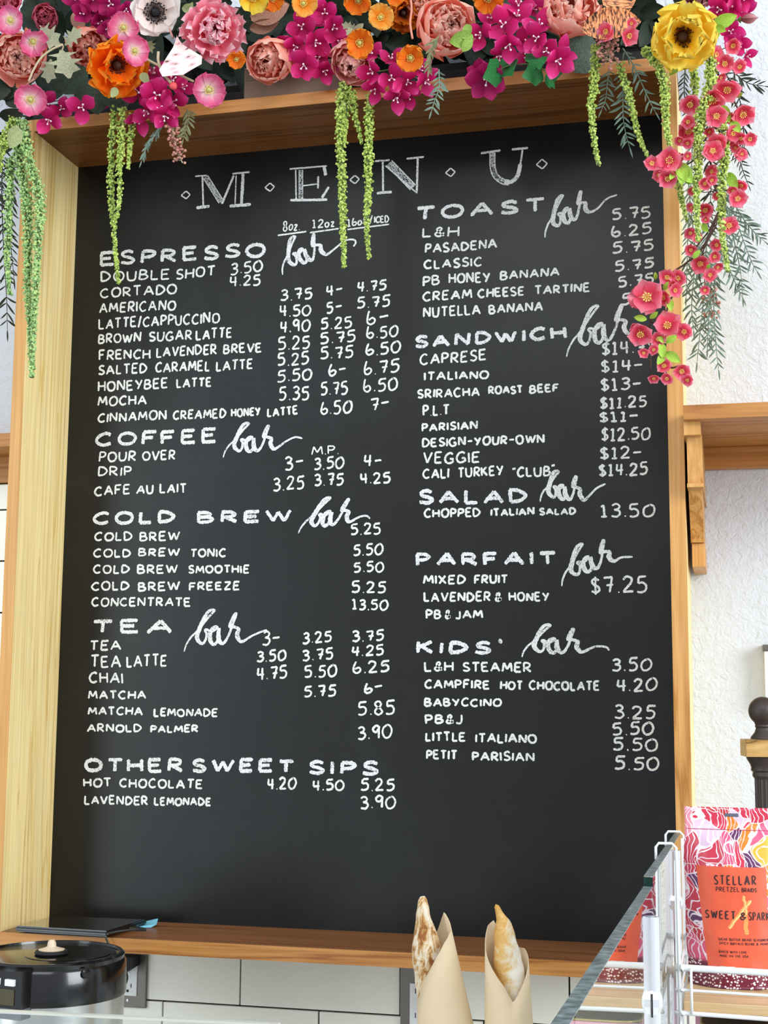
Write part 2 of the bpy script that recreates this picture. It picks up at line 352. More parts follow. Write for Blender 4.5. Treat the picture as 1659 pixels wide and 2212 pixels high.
def layout(text, xl, yl, xr, yr, h, gap, shake=1.0, narrow=1.0):
    """glyph strokes laid between two baseline points; returns list of 2D polylines"""
    ux = Vector((xr-xl, yr-yl)); Lw = ux.length; ux /= Lw; uy = Vector((-ux.y, ux.x)); uy = (uy*0.35 + Vector((0, 1))*0.65).normalized()
    if uy.y < 0: uy = -uy
    gl = [G.get(c, G['-']) for c in text]; tot = sum(g[0] for g in gl); n = len(text); gaps = (n-1)*gap
    sc = Lw/(tot + gaps) if n > 1 else Lw/max(gl[0][0], .2)
    if n <= 2 and sc > 1.5*h: sc = 1.5*h
    out = []; x = 0.0
    for g in gl:
        sk = rnd.uniform(-.05, .05)*shake; dy = rnd.uniform(-.05, .05)*h*shake; hs = h*(1+rnd.uniform(-.06, .06)*shake)
        for lst, sm in ((g[1], False), (g[2], True)):
            for st in lst:
                pp = [Vector((xl, yl)) + ux*((x + px*narrow + sk*py)*sc + rnd.uniform(-.02, .02)*h*shake) + uy*(py*hs + dy) for px, py in st]
                out.append(crom(pp, 5) if sm else pp)
        x += g[0] + gap
    return out
CROPS = {'A': (380, 300, .3014), 'B': (180, 500, .21097), 'C': (520, 580, .226), 'D': (180, 900, .21097), 'E': (520, 1060, .217), 'F': (160, 1310, .2125),
         'G': (420, 1480, .2773), 'Z': (500, 0, .3376), 'R': (880, 300, .3376), 'S': (880, 640, .3376), 'T': (880, 1020, .3376), 'U': (880, 1320, .3376)}
def bd(c, x, y):                          # a spot of the board, in board metres (x, z)
    ox, oy, s = CROPS[c]; p = at(ox+x*s, oy+y*s, -0.0006); return Vector((p.x, p.z))
def onboard(x, y, off): return (x, -0.0006 - off, y)
kc = [0]
def write(c, style, text, x0, y0, x1, y1, h, gap=None):
    a, b = bd(c, x0, y0), bd(c, x1, y1); t = bd(c, x0, y0-h); hh = (t-a).length
    w, mat, nm = {'i': (.0031, CHALK, 'chalk_item'), 'p': (.0031, CHALK, 'chalk_price'), 'h': (.0068, CHALK_H, 'chalk_heading'), 's': (.0024, CHALK, 'chalk_column_note')}[style]
    a += Vector((w*.4, w*.42)); b += Vector((-w*.4, w*.42)); hh = max(hh-w*.62, hh*.6)
    if gap is None: gap = {'i': .26, 'p': .22, 'h': .34, 's': .2}[style]
    V, Fc = [], []
    for k, pl in enumerate(layout(text, a.x, a.y, b.x, b.y, hh, gap)):
        if style == 'h':
            strip(V, Fc, pl, w*.8, onboard, .0012, .22, k*2e-5)
            off = Vector((rnd.uniform(-.0009, .0009), rnd.uniform(-.0009, .0009))); strip(V, Fc, [q+off for q in pl], w*.55, onboard, .0014, .3, k*2e-5+1e-5)
        else: strip(V, Fc, pl, w, onboard, .0013, .16, k*2e-5)
    o = mesh_obj(nm, V, Fc, mat, board)
    kc[0] += 1; return o
W_ = """B h ESPRESSO 165 358 1868 262 145
B i DOUBLE 175 522 885 490 108
B i SHOT 945 495 1350 455 108
B i CORTADO 170 685 960 642 103
B i AMERICANO 160 838 950 810 105
B i LATTE/CAPPUCCINO 155 1003 1400 940 108
B i BROWN 150 1155 590 1135 98
B i SUGAR 668 1135 1115 1112 103
B i LATTE 1150 1115 1525 1092 105
B i FRENCH 155 1320 690 1308 104
B i LAVENDER 745 1295 1370 1258 104
B i BREVE 1430 1256 1831 1237 100
B i SALTED 150 1475 655 1452 103
B i CARAMEL 735 1450 1300 1430 103
B i LATTE 1355 1435 1740 1408 103
B i HONEYBEE 145 1645 870 1608 105
B i LATTE 950 1605 1315 1590 95
B i MOCHA 145 1795 650 1772 100
B i CINNAMON 145 1962 855 1930 98
B i CREAMED 915 1930 1465 1912 98
B i HONEY 1510 1905 1815 1890 88
C i LATTE 250 1425 550 1395 88
A p 3.50 388 977 625 952 84
A p 4.25 382 1062 610 1050 78
A s 8oz. 765 665 890 655 72
A s 12oz 975 640 1140 632 60
A s 16oz 1225 632 1370 612 60
A s / 1385 610 1410 608 60
A s ICED 1418 606 1530 602 52
C p 3.75 375 315 690 290 105
C p 4- 815 272 975 250 110
C p 4.75 1108 228 1395 205 100
C p 4.50 365 465 675 457 110
C p 5- 815 435 970 420 115
C p 5.75 1108 385 1430 365 110
C p 4.90 370 620 670 605 115
C p 5.25 760 590 1068 570 112
C p 6- 1200 550 1415 520 135
C p 5.25 355 785 665 765 125
C p 5.75 757 727 1103 700 112
C p 6.50 1200 678 1510 655 115
C p 5.25 350 937 655 915 122
C p 5.75 757 875 1080 853 115
C p 6.50 1190 840 1535 810 120
C p 5.50 345 1090 685 1065 112
C p 6- 835 1040 1010 1020 120
C p 6.75 1170 1025 1520 990 128
C p 5.35 360 1260 660 1255 128
C p 5.75 762 1215 1025 1205 128
C p 6.50 1170 1190 1505 1160 128
C p 6.50 760 1395 1065 1388 128
C p 7- 1235 1362 1425 1342 125
C s M.P. 675 1785 940 1775 85
C p 3- 418 1932 600 1912 130
C p 3.50 695 1930 990 1910 120
C p 4- 1170 1900 1350 1890 115
C p 3.25 305 2130 610 2110 125
C p 3.75 700 2085 985 2070 118
C p 4.25 1140 2067 1435 2055 110
D h COFFEE 115 310 1370 275 145
D i POUR 155 470 540 455 105
D i OVER 600 455 945 440 100
D i DRIP 145 615 500 612 100
D i CAFE 112 815 480 800 103
D i AU 540 800 720 795 95
D i LAIT 778 790 1060 785 98
D h COLD 90 1112 945 1096 132
D h BREW 1165 1104 2141 1082 132
D i COLD 108 1278 505 1275 93
D i BREW 575 1280 990 1270 95
D i COLD 100 1445 490 1442 88
D i BREW 560 1435 990 1432 85
D i TONIC 1090 1445 1465 1442 88
D i COLD 98 1612 475 1610 93
D i BREW 550 1612 970 1606 93
D i SMOOTHIE 1070 1610 1704 1607 85
D i COLD 80 1785 470 1780 93
D i BREW 560 1790 990 1782 95
D i FREEZE 1080 1785 1605 1778 87
D i CONCENTRATE 80 1948 1105 1946 92
E p 5.25 1090 445 1400 435 112
E p 5.50 1115 655 1420 645 112
E p 5.50 1120 820 1430 810 105
E p 5.25 1100 1022 1450 1025 118
E p 13.50 1105 1187 1470 1195 108
E p 3- 210 1550 395 1540 140
E p 3.25 610 1530 910 1508 112
E p 3.75 1105 1510 1430 1495 108
E p 3.50 155 1710 455 1695 112
E p 3.75 610 1697 925 1680 112
E p 4.25 1098 1655 1430 1640 108
E p 4.75 155 1890 465 1870 125
E p 5.50 630 1865 960 1855 122
E p 6.25 1110 1825 1485 1805 120
G p 5.75 850 95 1105 87 90
G p 6- 1320 72 1490 52 88
G p 5.85 1270 242 1565 237 112
G p 3.90 1268 427 1545 411 108
F h TEA 175 285 1000 277 138
F i TEA 155 450 480 445 103
F i TEA 165 627 480 620 122
F i LATTE 530 622 945 610 118
F i CHAI 150 785 500 788 110
F i MATCHA 140 942 735 945 90
F i MATCHA 137 1107 700 1110 85
F i LEMONADE 805 1122 1465 1125 85
F i ARNOLD 127 1282 690 1280 85
F i PALMER 775 1285 1265 1285 80
F h OTHER 100 1690 1110 1692 138
F h SWEET 1195 1692 2240 1698 138
G h SIPS 885 702 1435 712 112
F i HOT 92 1840 380 1840 90
F i CHOCOLATE 460 1845 1310 1860 95
F i LAVENDER 100 2015 755 2025 93
F i LEMONADE 812 2025 1395 2032 85
G p 4.20 565 815 795 817 92
G p 4.50 918 827 1170 822 90
G p 5.25 1292 828 1560 824 98
G p 3.90 1290 968 1570 962 100
R h TOAST 45 532 885 470 88
R i L&H 92 635 333 625 65
R i PASADENA 110 735 575 702 60
R i CLASSIC 105 837 480 816 60
R i PB 97 945 210 935 65
R i HONEY 262 927 530 920 66
R i BANANA 592 907 975 880 56
R i CREAM 97 1045 415 1022 64
R i CHEESE 450 1020 750 1002 60
R i TARTINE 812 1000 1170 978 57
R i NUTELLA 100 1147 470 1127 66
R i BANANA 520 1122 868 1102 60
R p 5.75 1308 522 1560 507 72
R p 6.25 1305 632 1565 610 72
R p 5.75 1308 737 1580 713 72
R p 5.75 1325 852 1580 827 70
R p 5.75 1348 952 1580 927 70
R p 5.75 1368 1070 1610 1050 74
S h SANDWICH 42 337 1025 280 82
S i CAPRESE 78 445 508 412 70
S i ITALIANO 105 543 522 530 56
S i SRIRACHA 62 657 465 640 60
S i ROAST 518 630 740 624 54
S i BEEF 780 624 970 612 52
S i P.L.T 97 770 270 757 68
S i PARISIAN 90 870 452 852 54
S i DESIGN-YOUR-OWN 93 968 880 943 58
S i VEGGIE 97 1075 465 1068 72
S i CALI 97 1172 268 1168 64
S i TURKEY 320 1165 615 1147 64
S i "CLUB" 672 1165 945 1148 64
S p $14.75 1240 378 1600 360 82
S p $14- 1238 490 1510 482 80
S p $13- 1235 608 1500 600 80
S p $11.25 1230 722 1535 712 74
S p $11- 1228 812 1480 802 70
S p $12.50 1238 930 1558 918 82
S p $12- 1232 1045 1505 1040 80
S p $14.25 1225 1157 1540 1145 80
T h SALAD 68 210 775 202 92
T i CHOPPED 105 295 470 287 58
T i ITALIAN 530 285 815 276 50
T i SALAD 842 278 1080 275 47
T p 13.50 1235 292 1585 287 86
T h PARFAIT 52 606 960 598 86
T i MIXED 100 720 375 718 60
T i FRUIT 425 717 645 714 57
T i LAVENDER 103 832 535 830 62
T i & 560 830 605 828 60
T i HONEY 648 828 908 826 60
T i PB 117 940 217 940 60
T i & 240 940 278 940 56
T i JAM 305 940 485 937 57
T p $7.25 1175 778 1540 772 110
U h KIDS' 52 276 600 280 84
U i L&H 107 388 298 388 64
U i STEAMER 352 390 795 393 63
U i CAMPFIRE 108 498 530 502 58
U i HOT 592 505 740 507 58
U i CHOCOLATE 778 507 1232 512 60
U i BABYCCINO 107 612 605 615 54
U i PB&J 113 725 352 725 60
U i LITTLE 112 835 375 838 60
U i ITALIANO 432 842 830 850 60
U i PETIT 120 950 320 955 61
U i PARISIAN 413 958 815 965 60
U p 3.50 1305 388 1565 385 84
U p 4.20 1335 517 1600 512 85
U p 3.25 1322 685 1590 698 87
U p 5.50 1310 798 1580 795 84
U p 5.50 1312 890 1605 905 80
U p 5.50 1322 1017 1615 1027 84"""
for ln in W_.split('\n'):
    t = ln.split(); write(t[0], t[1], t[2], *[float(q) for q in t[3:8]])
# underlines and diamonds
def chalk_strokes(name, mat, items, parent=board):
    V, Fc = [], []
    for k, (c, w, pts, sm) in enumerate(items):
        pp = [bd(c, *p) for p in pts]
        if sm: pp = crom(pp, 6)
        strip(V, Fc, pp, w, onboard, .0013, .16, k*2e-5)
    return mesh_obj(name, V, Fc, mat, parent)
for a, b in (((730, 692), (935, 664)), ((960, 672), (1168, 643)), ((1228, 650), (1528, 612))):
    chalk_strokes('chalk_underline', CHALK, [('A', .0026, [a, b], False)])
for c, x, y, r in (('A', 70, 403, 32), ('A', 672, 347, 34), ('A', 1280, 292, 34), ('R', 275, 215, 31), ('R', 860, 162, 35)):
    q = [(x-r, y+3), (x+2, y-r*.9), (x+r, y-4), (x+4, y+r*.85), (x-r, y+3)]
    chalk_strokes('chalk_diamond', CHALK, [(c, .0022, [q[i], q[i+1]], False) for i in range(4)])
sA, sZ, sR = .3014, .3376, .3376
def big(items, c, k):                     # (width in crop px, points, scribbled?)
    u = k*.00076
    V = [(c, w*u, p, len(p) > 2) for w, p, s in items if not s]
    Sx = []
    for w, p, s in items:
        if s:
            pp = [Vector(q) for q in p]; pp = crom(pp, 6) if len(pp) > 2 else pp
            for sg in (-1, 1):
                o = []
                for i, q in enumerate(pp):
                    t = (pp[min(i+1, len(pp)-1)]-pp[max(i-1, 0)]).normalized(); o.append(tuple(q+Vector((-t.y, t.x))*sg*(w/2-3)))
                V.append((c, 6*u, o, False))
            Sx.append((c, (w-6)*u, [tuple(q) for q in pp], False))
    chalk_strokes('chalk_title_letter', CHALK_H, V)
    if Sx: chalk_strokes('chalk_title_fill', CHALK_S, Sx)
big([(12, [(138,268),(222,262)],0),(13,[(190,268),(196,480)],0),(24,[(147,494),(241,482)],0),(44,[(212,272),(325,452)],1),(18,[(415,262),(330,466)],0),
     (9,[(432,262),(424,470)],0),(24,[(482,250),(470,465)],0),(14,[(405,250),(530,238)],0),(22,[(385,482),(537,470)],0)], 'A', sA)
big([(13,[(815,216),(1082,194)],0),(10,[(858,222),(862,436)],0),(32,[(896,222),(896,430)],1),(22,[(1062,200),(1074,262)],0),(11,[(912,336),(1022,322)],0),
     (13,[(1020,268),(1018,356)],0),(18,[(820,440),(1085,436)],0),(20,[(1046,424),(1096,344)],0)], 'A', sA)
big([(13,[(918,1032),(1012,1024)],0),(13,[(968,1036),(970,1222)],0),(17,[(930,1236),(1026,1228)],0),(52,[(1008,1042),(1162,1200)],1),(9,[(985,1060),(1188,1236)],0),(12,[(1192,1012),(1186,1232)],0),(13,[(1120,1016),(1232,1004)],0)], 'Z', sZ)
big([(13,[(470,92),(596,74)],0),(38,[(544,88),(546,180),(566,238),(610,272),(650,280)],1),(26,[(620,276),(665,274),(704,236),(724,160)],0),(12,[(722,170),(730,120),(736,70)],0),(13,[(668,68),(772,58)],0)], 'R', sR)
# the nine "bar" flourishes: one hand, mapped by its tail start, loop top and foot of the r
BAR = [(572,425,.5),(600,368,.7),(650,305,.8),(700,262,.8),(760,205,.8),(830,132,.9),(880,86,.9),(892,72,1),(868,68,1.1),(822,100,1.4),(765,185,1.8),(712,275,1.9),(706,318,1.8),
       (738,350,1.2),(772,322,1),(792,268,1),(782,240,1),(800,232,1),(840,246,.8),(880,222,1),(895,205,1.1),(860,212,1.2),(824,262,1.8),(818,325,1.8),(842,350,1.4),(878,318,1.2),(902,250,1.2),
       (908,215,1.4),(892,280,2.0),(898,325,1.8),(930,332,1.2),(985,262,1),(1040,160,1),(1074,95,1.1),(1066,92,1.3),(1028,150,1.6),(1004,196,1.4),(1040,196,1.2),(1078,212,1.4),(1056,252,1.9),(1062,292,1.8),(1090,310,1.2)]
def bar(S, T, M, tail):
    s, t, m = [bd(*q) for q in (S, T, M)]; s0, t0, m0 = Vector((572, -425)), Vector((890, -70)), Vector((1090, -310))
    e1, e2 = t0-s0, m0-s0; det = e1.x*e2.y - e1.y*e2.x
    pts = []; ws = []
    for x, y, w in BAR:
        d = Vector((x, -y)) - s0; a = (d.x*e2.y - d.y*e2.x)/det; b = (e1.x*d.y - e1.y*d.x)/det
        pts.append(s + (t-s)*a + (m-s)*b); ws.append(w*.0038)
    for q in tail: pts.append(bd(*q)); ws.append(.0030)
    n = 5; P = crom(pts, n); wl = []
    for i in range(len(P)): j = min(len(ws)-1, i/n); k = int(j); wl.append(ws[k]*(1-(j-k)) + ws[min(k+1, len(ws)-1)]*(j-k))
    V, Fc = [], []
    b0 = 0; n = len(P)
    for i, p in enumerate(P):
        tt = (P[min(i+1, n-1)]-P[max(i-1, 0)]); tt = tt.normalized() if tt.length > 1e-9 else Vector((1, 0)); nn = Vector((-tt.y, tt.x)); w = wl[i]/2*(.5 if i in (0, n-1) else 1)
        V.append(onboard(*(p+nn*w*(1+rnd.uniform(-.12, .12))), i*1e-6)); V.append(onboard(*(p-nn*w*(1+rnd.uniform(-.12, .12))), i*1e-6))
    for i in range(n-1): Fc.append((2*i, 2*i+1, 2*i+3, 2*i+2))
    mesh_obj('chalk_script_word', V, Fc, CHALK_H, board)
bar(('A',765,975), ('A',852,700), ('A',1085,828), [('A',1150,778),('A',1215,728),('A',1278,724),('A',1288,748),('A',1272,772)])
bar(('D',1432,420), ('C',75,1480), ('C',330,1725), [('C',430,1655),('C',520,1612),('C',590,1625)])
bar(('E',572,425), ('E',890,70), ('E',1090,310), [('E',1180,262),('E',1250,250),('E',1287,278)])
bar(('F',1118,460), ('F',1425,38), ('E',15,1502), [('E',110,1446),('E',190,1410),('E',262,1386)])
bar(('R',880,632), ('R',993,362), ('R',1172,468), [('R',1215,448),('R',1275,385),('R',1342,358)])
bar(('S',1018,388), ('S',1218,62), ('S',1425,240), [('S',1452,236)])
bar(('T',850,190), ('T',966,-4), ('T',1135,178), [('T',1185,128),('T',1218,98),('T',1268,75)])
bar(('T',988,730), ('T',1118,460), ('T',1330,568), [('T',1368,546),('T',1442,542)])
bar(('U',733,295), ('U',912,90), ('U',1122,262), [('U',1200,228),('U',1270,230),('U',1292,252)])
# ---------------------------------------------------------------- counter (carries what stands below the board)
ct = thing('counter', 'pale stone counter slab below the menu board', 'counter', (0.3, -0.7, -0.38))
CTZ = -0.36
MB().box(-0.9, 1.7, -1.6, -0.002, CTZ-0.03, CTZ, 0.003).build('counter_slab', plain('pale_stone', (206, 208, 206), 0.35), ct)
# ---------------------------------------------------------------- wall outlets
def outlet(x0, x1, z0, z1, label, dz=0.0):
    t = thing('wall_outlet', label, 'outlet', ((x0+x1)/2, 0, (z0+z1)/2))
    MB().box(x0, x1, -0.0075, -0.0015, z0, z1, 0.0012).build('cover_plate', GREYM, t)
    cx = (x0+x1)/2; cz = (z0+z1)/2
    MB().box(cx-0.0145, cx+0.0145, -0.0095, -0.0070, cz-0.030, cz+0.030, 0.0012).build('socket_face', WHITE_M, t)
    for s in (-1, 1):
        MB().lathe([(0.002, 0), (0.002, 0.0012), (0.0008, 0.0016)], (cx, -0.0074, cz+s*0.037), 12, (0, -1, 0)).build('screw', CHROME, t)
    s = MB()
    for q in (-1, 1):
        s.box(cx-0.0065, cx-0.0052, -0.0098, -0.0094, cz+q*0.017-0.001, cz+q*0.017+0.006)
        s.box(cx+0.0048, cx+0.0061, -0.0098, -0.0094, cz+q*0.017-0.001, cz+q*0.017+0.005)
        s.box(cx-0.0018, cx+0.0018, -0.0098, -0.0094, cz+q*0.017-0.0075, cz+q*0.017-0.0038)
    s.build('socket_slots', BLACK_R, t)
    MB().box(cx-0.004, cx+0.004, -0.0104, -0.0094, cz-0.0045, cz-0.0008, 0.0003).build('test_button', WHITE_M, t)
    MB().box(cx-0.004, cx+0.004, -0.0104, -0.0094, cz+0.0008, cz+0.0045, 0.0003).build('test_button', WHITE_M, t)
    return t
o1 = outlet(0.1105, 0.1686, -0.1266, -0.0320, 'metal plate wall outlet with a black charger plugged in beside the airpot')
# the charger and its cable, going up to the tablet
ch = thing('charger', 'black plug in charger with its cable running up to the tablet on the ledge', 'charger', tuple(at(278, 2085, -0.02)))
a, b = at(262, 2066, -0.03), at(289, 2104, -0.03)
cm = MB(); cm.prism([(a.x-0.006, -0.0100, a.z), (b.x, -0.0100, a.z), (b.x, -0.0100, b.z+0.010), (b.x-0.016, -0.0100, b.z), (a.x-0.006, -0.0100, b.z)], (0, -0.026, 0)); cm.build('charger_body', BLACK_R, ch)
cb = [at(300, 2007, -0.168), at(268, 2010, -0.166), at(240, 2015, -0.164), at(228, 2021, -0.162), at(238, 2045, -0.160), at(252, 2062, -0.140), at(266, 2085, -0.120), at(275, 2110, -0.11), at(269, 2130, -0.1), at(258, 2142, -0.09), at(262, 2120, -0.05), at(272, 2096, -0.034)]
MB().tube(crom(cb, 6), 0.0016, 8).build('cable', BLACK_P, ch, True)
pA, pB = at(316, 2008, -0.15), at(284, 2006, -0.158)
MB().tube([pA, pA.lerp(pB, .5), pB, pB.lerp(cb[0], 1)], [0.0022, 0.0032, 0.0032, 0.0018], 8).build('plug', BLACK_P, ch)
o2 = outlet(at(865, 2150, -0.006).x, at(865, 2150, -0.006).x+0.058, -0.150, -0.045, 'metal plate wall outlet half hidden behind the left baguette')
# ---------------------------------------------------------------- tablet and note
zt = 0.0105
tb = thing('tablet', 'black tablet lying face up on the left end of the ledge', 'tablet', tuple(atz(180, 1994, 0.005)))
q = [atz(31, 2000, zt), atz(232, 2012, zt), atz(318, 1986, zt), atz(112, 1978, zt)]
def slab(q, z0, z1, inset=0.0):
    c = sum(q, Vector())/len(q); p = [c+(v-c)*(1-inset) for v in q]; m = MB(); m.prism([(v.x, v.y, z0) for v in p], (0, 0, z1-z0)); return m
def bevelled(q, z0, z1, name, mat, parent, bev):
    m = slab(q, z0, z1); o = m.build(name, mat, parent); bm = bmesh.new(); bm.from_mesh(o.data)
    bmesh.ops.bevel(bm, geom=bm.edges[:], offset=bev, segments=3, affect='EDGES'); bm.to_mesh(o.data); bm.free(); autosmooth(o.data); return o
bevelled(q, 0.0026, zt-0.0004, 'tablet_case', BLACK_P, tb, 0.0025)
slab(q, 0.0102, 0.0107, 0.05).build('screen', plain('dark_glass', (26, 24, 22), 0.06, coat=1.0), tb)
slab([Vector((v.x, v.y, 0)) for v in (q[0], q[1], q[2], q[3])], 0.0002, 0.0026, 0.16).build('tablet_foot', BLACK_R, tb)
nt_ = thing('sticky_note', 'blue sticky note curling out from under the tablet', 'note', tuple(atz(320, 1998, 0.004)))
nv = [atz(278, 2005, 0.0012), atz(326, 2003, 0.0012), atz(338, 1996, 0.005), atz(341, 1984, 0.012), atz(322, 1988, 0.006), atz(298, 1995, 0.0016)]
o = mesh_obj('paper', [v-wloc(nt_) for v in nv], [(0, 1, 2, 5), (5, 2, 3, 4)], plain('blue_paper', (120, 190, 214), 0.8), nt_)
sm = o.modifiers.new('thick', 'SOLIDIFY'); sm.thickness = 0.0006
# ---------------------------------------------------------------- airpot
ac = Vector((at(108, 2070, -0.36).x, -0.36, 0)); AR = at(259, 2100, -0.36).x - ac.x
zT = at(108, 2062, -0.36).z
ap = thing('airpot', 'brushed steel coffee airpot with a black lid and collar at the left', 'airpot', (ac.x, ac.y, CTZ))
zc = zT - 0.047
MB().lathe([(AR*.95, CTZ), (AR*.98, CTZ+0.004), (AR*.98, zc), (AR*.9, zc+0.001)], (ac.x, ac.y, 0), 64).build('steel_body', STEEL, ap, 'auto')
MB().lathe([(AR*.9, zc), (AR*1.0, zc), (AR*1.005, zc+0.004), (AR*.995, zT-0.008), (AR*.97, zT-0.004), (AR*.6, zT-0.003)], (ac.x, ac.y, 0), 64).build('collar', BLACK_P, ap, 'auto')
MB().lathe([(AR*.965, zT-0.0042), (AR*.97, zT+0.001), (AR*.94, zT+0.0035), (AR*.91, zT+0.0035), (AR*.90, zT-0.0008)], (ac.x, ac.y, 0), 64).build('carry_handle', BLACK_P, ap, 'auto')
MB().lathe([(AR*.86, zT-0.003), (AR*.86, zT+0.001), (AR*.83, zT+0.002), (0.0, zT+0.0022)], (ac.x, ac.y, 0), 64).build('lid', BLACK_P, ap, 'auto')
MB().lathe([(AR*.56, zT+0.0021), (AR*.56, zT+0.0030), (AR*.54, zT+0.0033), (0.0, zT+0.0034)], (ac.x+AR*.25, ac.y, 0), 48).build('pump_disc', BLACK_P, ap, 'auto')
kx = at(115, 2060, -0.37).x
MB().lathe([(0.020, zT+0.0035), (0.0215, zT+0.0055), (0.0195, zT+0.0085), (0.0, zT+0.0088)], (kx, -0.375, 0), 32).build('pump_pad', BLACK_R, ap, 'auto')
MB().lathe([(0.0162, zT+0.0086), (0.0165, zT+0.0095), (0.010, zT+0.0112), (0.0058, zT+0.013), (0.0052, zT+0.018), (0.0035, zT+0.021), (0.0, zT+0.0217)], (kx, -0.375, 0), 24).build('pump_knob', plain('beige_knob', (222, 200, 172), 0.4), ap, 'auto').__setitem__('label', 'beige knob')
hb = at(232, 2079, -0.445); MB().lathe([(0.0052, 0), (0.0058, 0.003), (0.004, 0.0045), (0, 0.0048)], (ac.x+AR*.80*.99, ac.y-AR*.60*.99, zT-0.009), 20, (0.8, -0.6, 0)).build('handle_pivot', BLACK_P, ap, 'auto')
# control panel on the front left of the collar
pa = math.radians(-100); pd = Vector((math.cos(pa), math.sin(pa), 0)); pt = Vector((-pd.y, pd.x, 0)); pc = ac + pd*(AR*0.98)
def pbox(u0, u1, w0, w1, z0, z1): 
    return MB().prism([pc+pt*u0+pd*w0+Vector((0,0,z0)), pc+pt*u1+pd*w0+Vector((0,0,z0)), pc+pt*u1+pd*w1+Vector((0,0,z0)), pc+pt*u0+pd*w1+Vector((0,0,z0))], (0, 0, z1-z0))
pbox(-0.044, 0.040, -0.03, 0.012, zc+0.002, zT-0.002).build('control_housing', BLACK_P, ap)
pbox(-0.040, 0.030, 0.011, 0.0132, zc+0.006, zc+0.0245).build('display', plain('olive_display', (74, 68, 42), 0.2), ap)
pbox(-0.044, 0.040, -0.02, 0.010, zc-0.0105, zc+0.0018).build('spout_cover', plain('grey_gloss', (120, 124, 130), 0.2, 0.6), ap)
for u in (-0.03, -0.004, 0.018): pbox(u, u+0.013, 0.011, 0.016, zc+0.029, zc+0.0365).build('button', WHITE_M, ap)
# ---------------------------------------------------------------- baguettes in paper sleeves
def crustmat():
    m, nt, b = newmat('floury_crust'); v = coords(nt, (1, 1, .55)); n = noise_tex(nt, v, 88, 6, 0.68, 0.9)
    r = ramp(nt, [(0.36, (150, 92, 44)), (0.44, (196, 148, 88)), (0.5, (222, 196, 156)), (0.6, (240, 228, 208)), (0.8, (246, 240, 228))], n)
    nt.links.new(r.outputs[0], b.inputs['Base Color']); b.inputs['Roughness'].default_value = 0.85; bump(nt, b, n, 0.7, 0.004); return m
CRUST = crustmat()
def crust2():
    m, nt, b = newmat('golden_crust'); tc = N(nt, 'ShaderNodeTexCoord'); sp = N(nt, 'ShaderNodeSeparateXYZ'); nt.links.new(tc.outputs['Object'], sp.inputs[0])
    n = noise_tex(nt, tc.outputs['Object'], 45, 5, 0.62, 0.8); ma = N(nt, 'ShaderNodeMath', operation='MULTIPLY_ADD'); ma.inputs[1].default_value = 9.0; nt.links.new(sp.outputs[0], ma.inputs[0]); nt.links.new(n, ma.inputs[2])
    r = ramp(nt, [(0.34, (206, 150, 72)), (0.47, (222, 178, 106)), (0.55, (226, 204, 168)), (0.66, (238, 228, 212))], ma.outputs[0])
    nt.links.new(r.outputs[0], b.inputs['Base Color']); b.inputs['Roughness'].default_value = 0.8; bump(nt, b, n, 0.6, 0.004); return m
CRUSTG = crust2()
def papermat():
    m, nt, b = newmat('kraft_paper'); b.inputs['Base Color'].default_value = L4((226, 204, 168)); b.inputs['Roughness'].default_value = 0.75
    v = coords(nt, (1, 1, 1)); bump(nt, b, noise_tex(nt, v, 500, 3, 0.6), 0.06, 0.001); return m
PAPER = papermat()
def baguette(label, spine, Y, mat, base_px):
    px0, py0 = spine[0][:2]; base = at(*base_px, Y); base.z = CTZ
    t = thing('baguette', label, 'bread', tuple(base), 'baguettes standing in paper sleeves'); s = pxm(1000, 2050, Y)
    P = [at(x, y, Y) for x, y, r in spine]; R = [r*s for x, y, r in spine]
    d = (base + Vector((0, 0, 0.004)) - P[-1]); k = 5
    for i in range(1, k+1): P.append(P[len(spine)-1] + d*i/k); R.append(R[len(spine)-1]*(1 if i < k-1 else (0.8 if i == k-1 else 0.35)))
    pts = crom(P, 5); rr = []
    for i in range(len(pts)): j = min(len(R)-1, i/5); q = int(j); rr.append(R[q]*(1-(j-q)) + R[min(q+1, len(R)-1)]*(j-q))
    m = MB(); nn = 28; m.tube(pts, rr, nn)
    for i, v in enumerate(m.v):
        a = noise.noise(v*38)*0.0022 + noise.noise(v*110)*0.0008; j = i//nn
        if j < len(pts): dd = v-pts[j]; m.v[i] = v + dd.normalized()*a if dd.length > 1e-6 else v
    m.build('loaf', mat, t, True); return t
BY = -0.36
baguette('floury white and brown baguette in the left paper sleeve', [(913,1936,3),(914,1944,8.5),(914,1958,12),(914,1984,17),(917,2011,24),(920,2040,30.5),(923,2068,33),(928,2100,33),(934,2140,32),(944,2190,32),(950,2212,32)], BY, CRUST, (985, 2212))
baguette('golden baguette with a crooked tip in the right paper sleeve', [(1071,1953,3),(1073,1958,8),(1077,1969,9.5),(1083,1984,11),(1089,2011,19),(1092,2040,25),(1095,2068,29.5),(1099,2096,32),(1103,2124,32),(1103,2160,32),(1101,2212,32)], BY, CRUSTG, (1100, 2212))
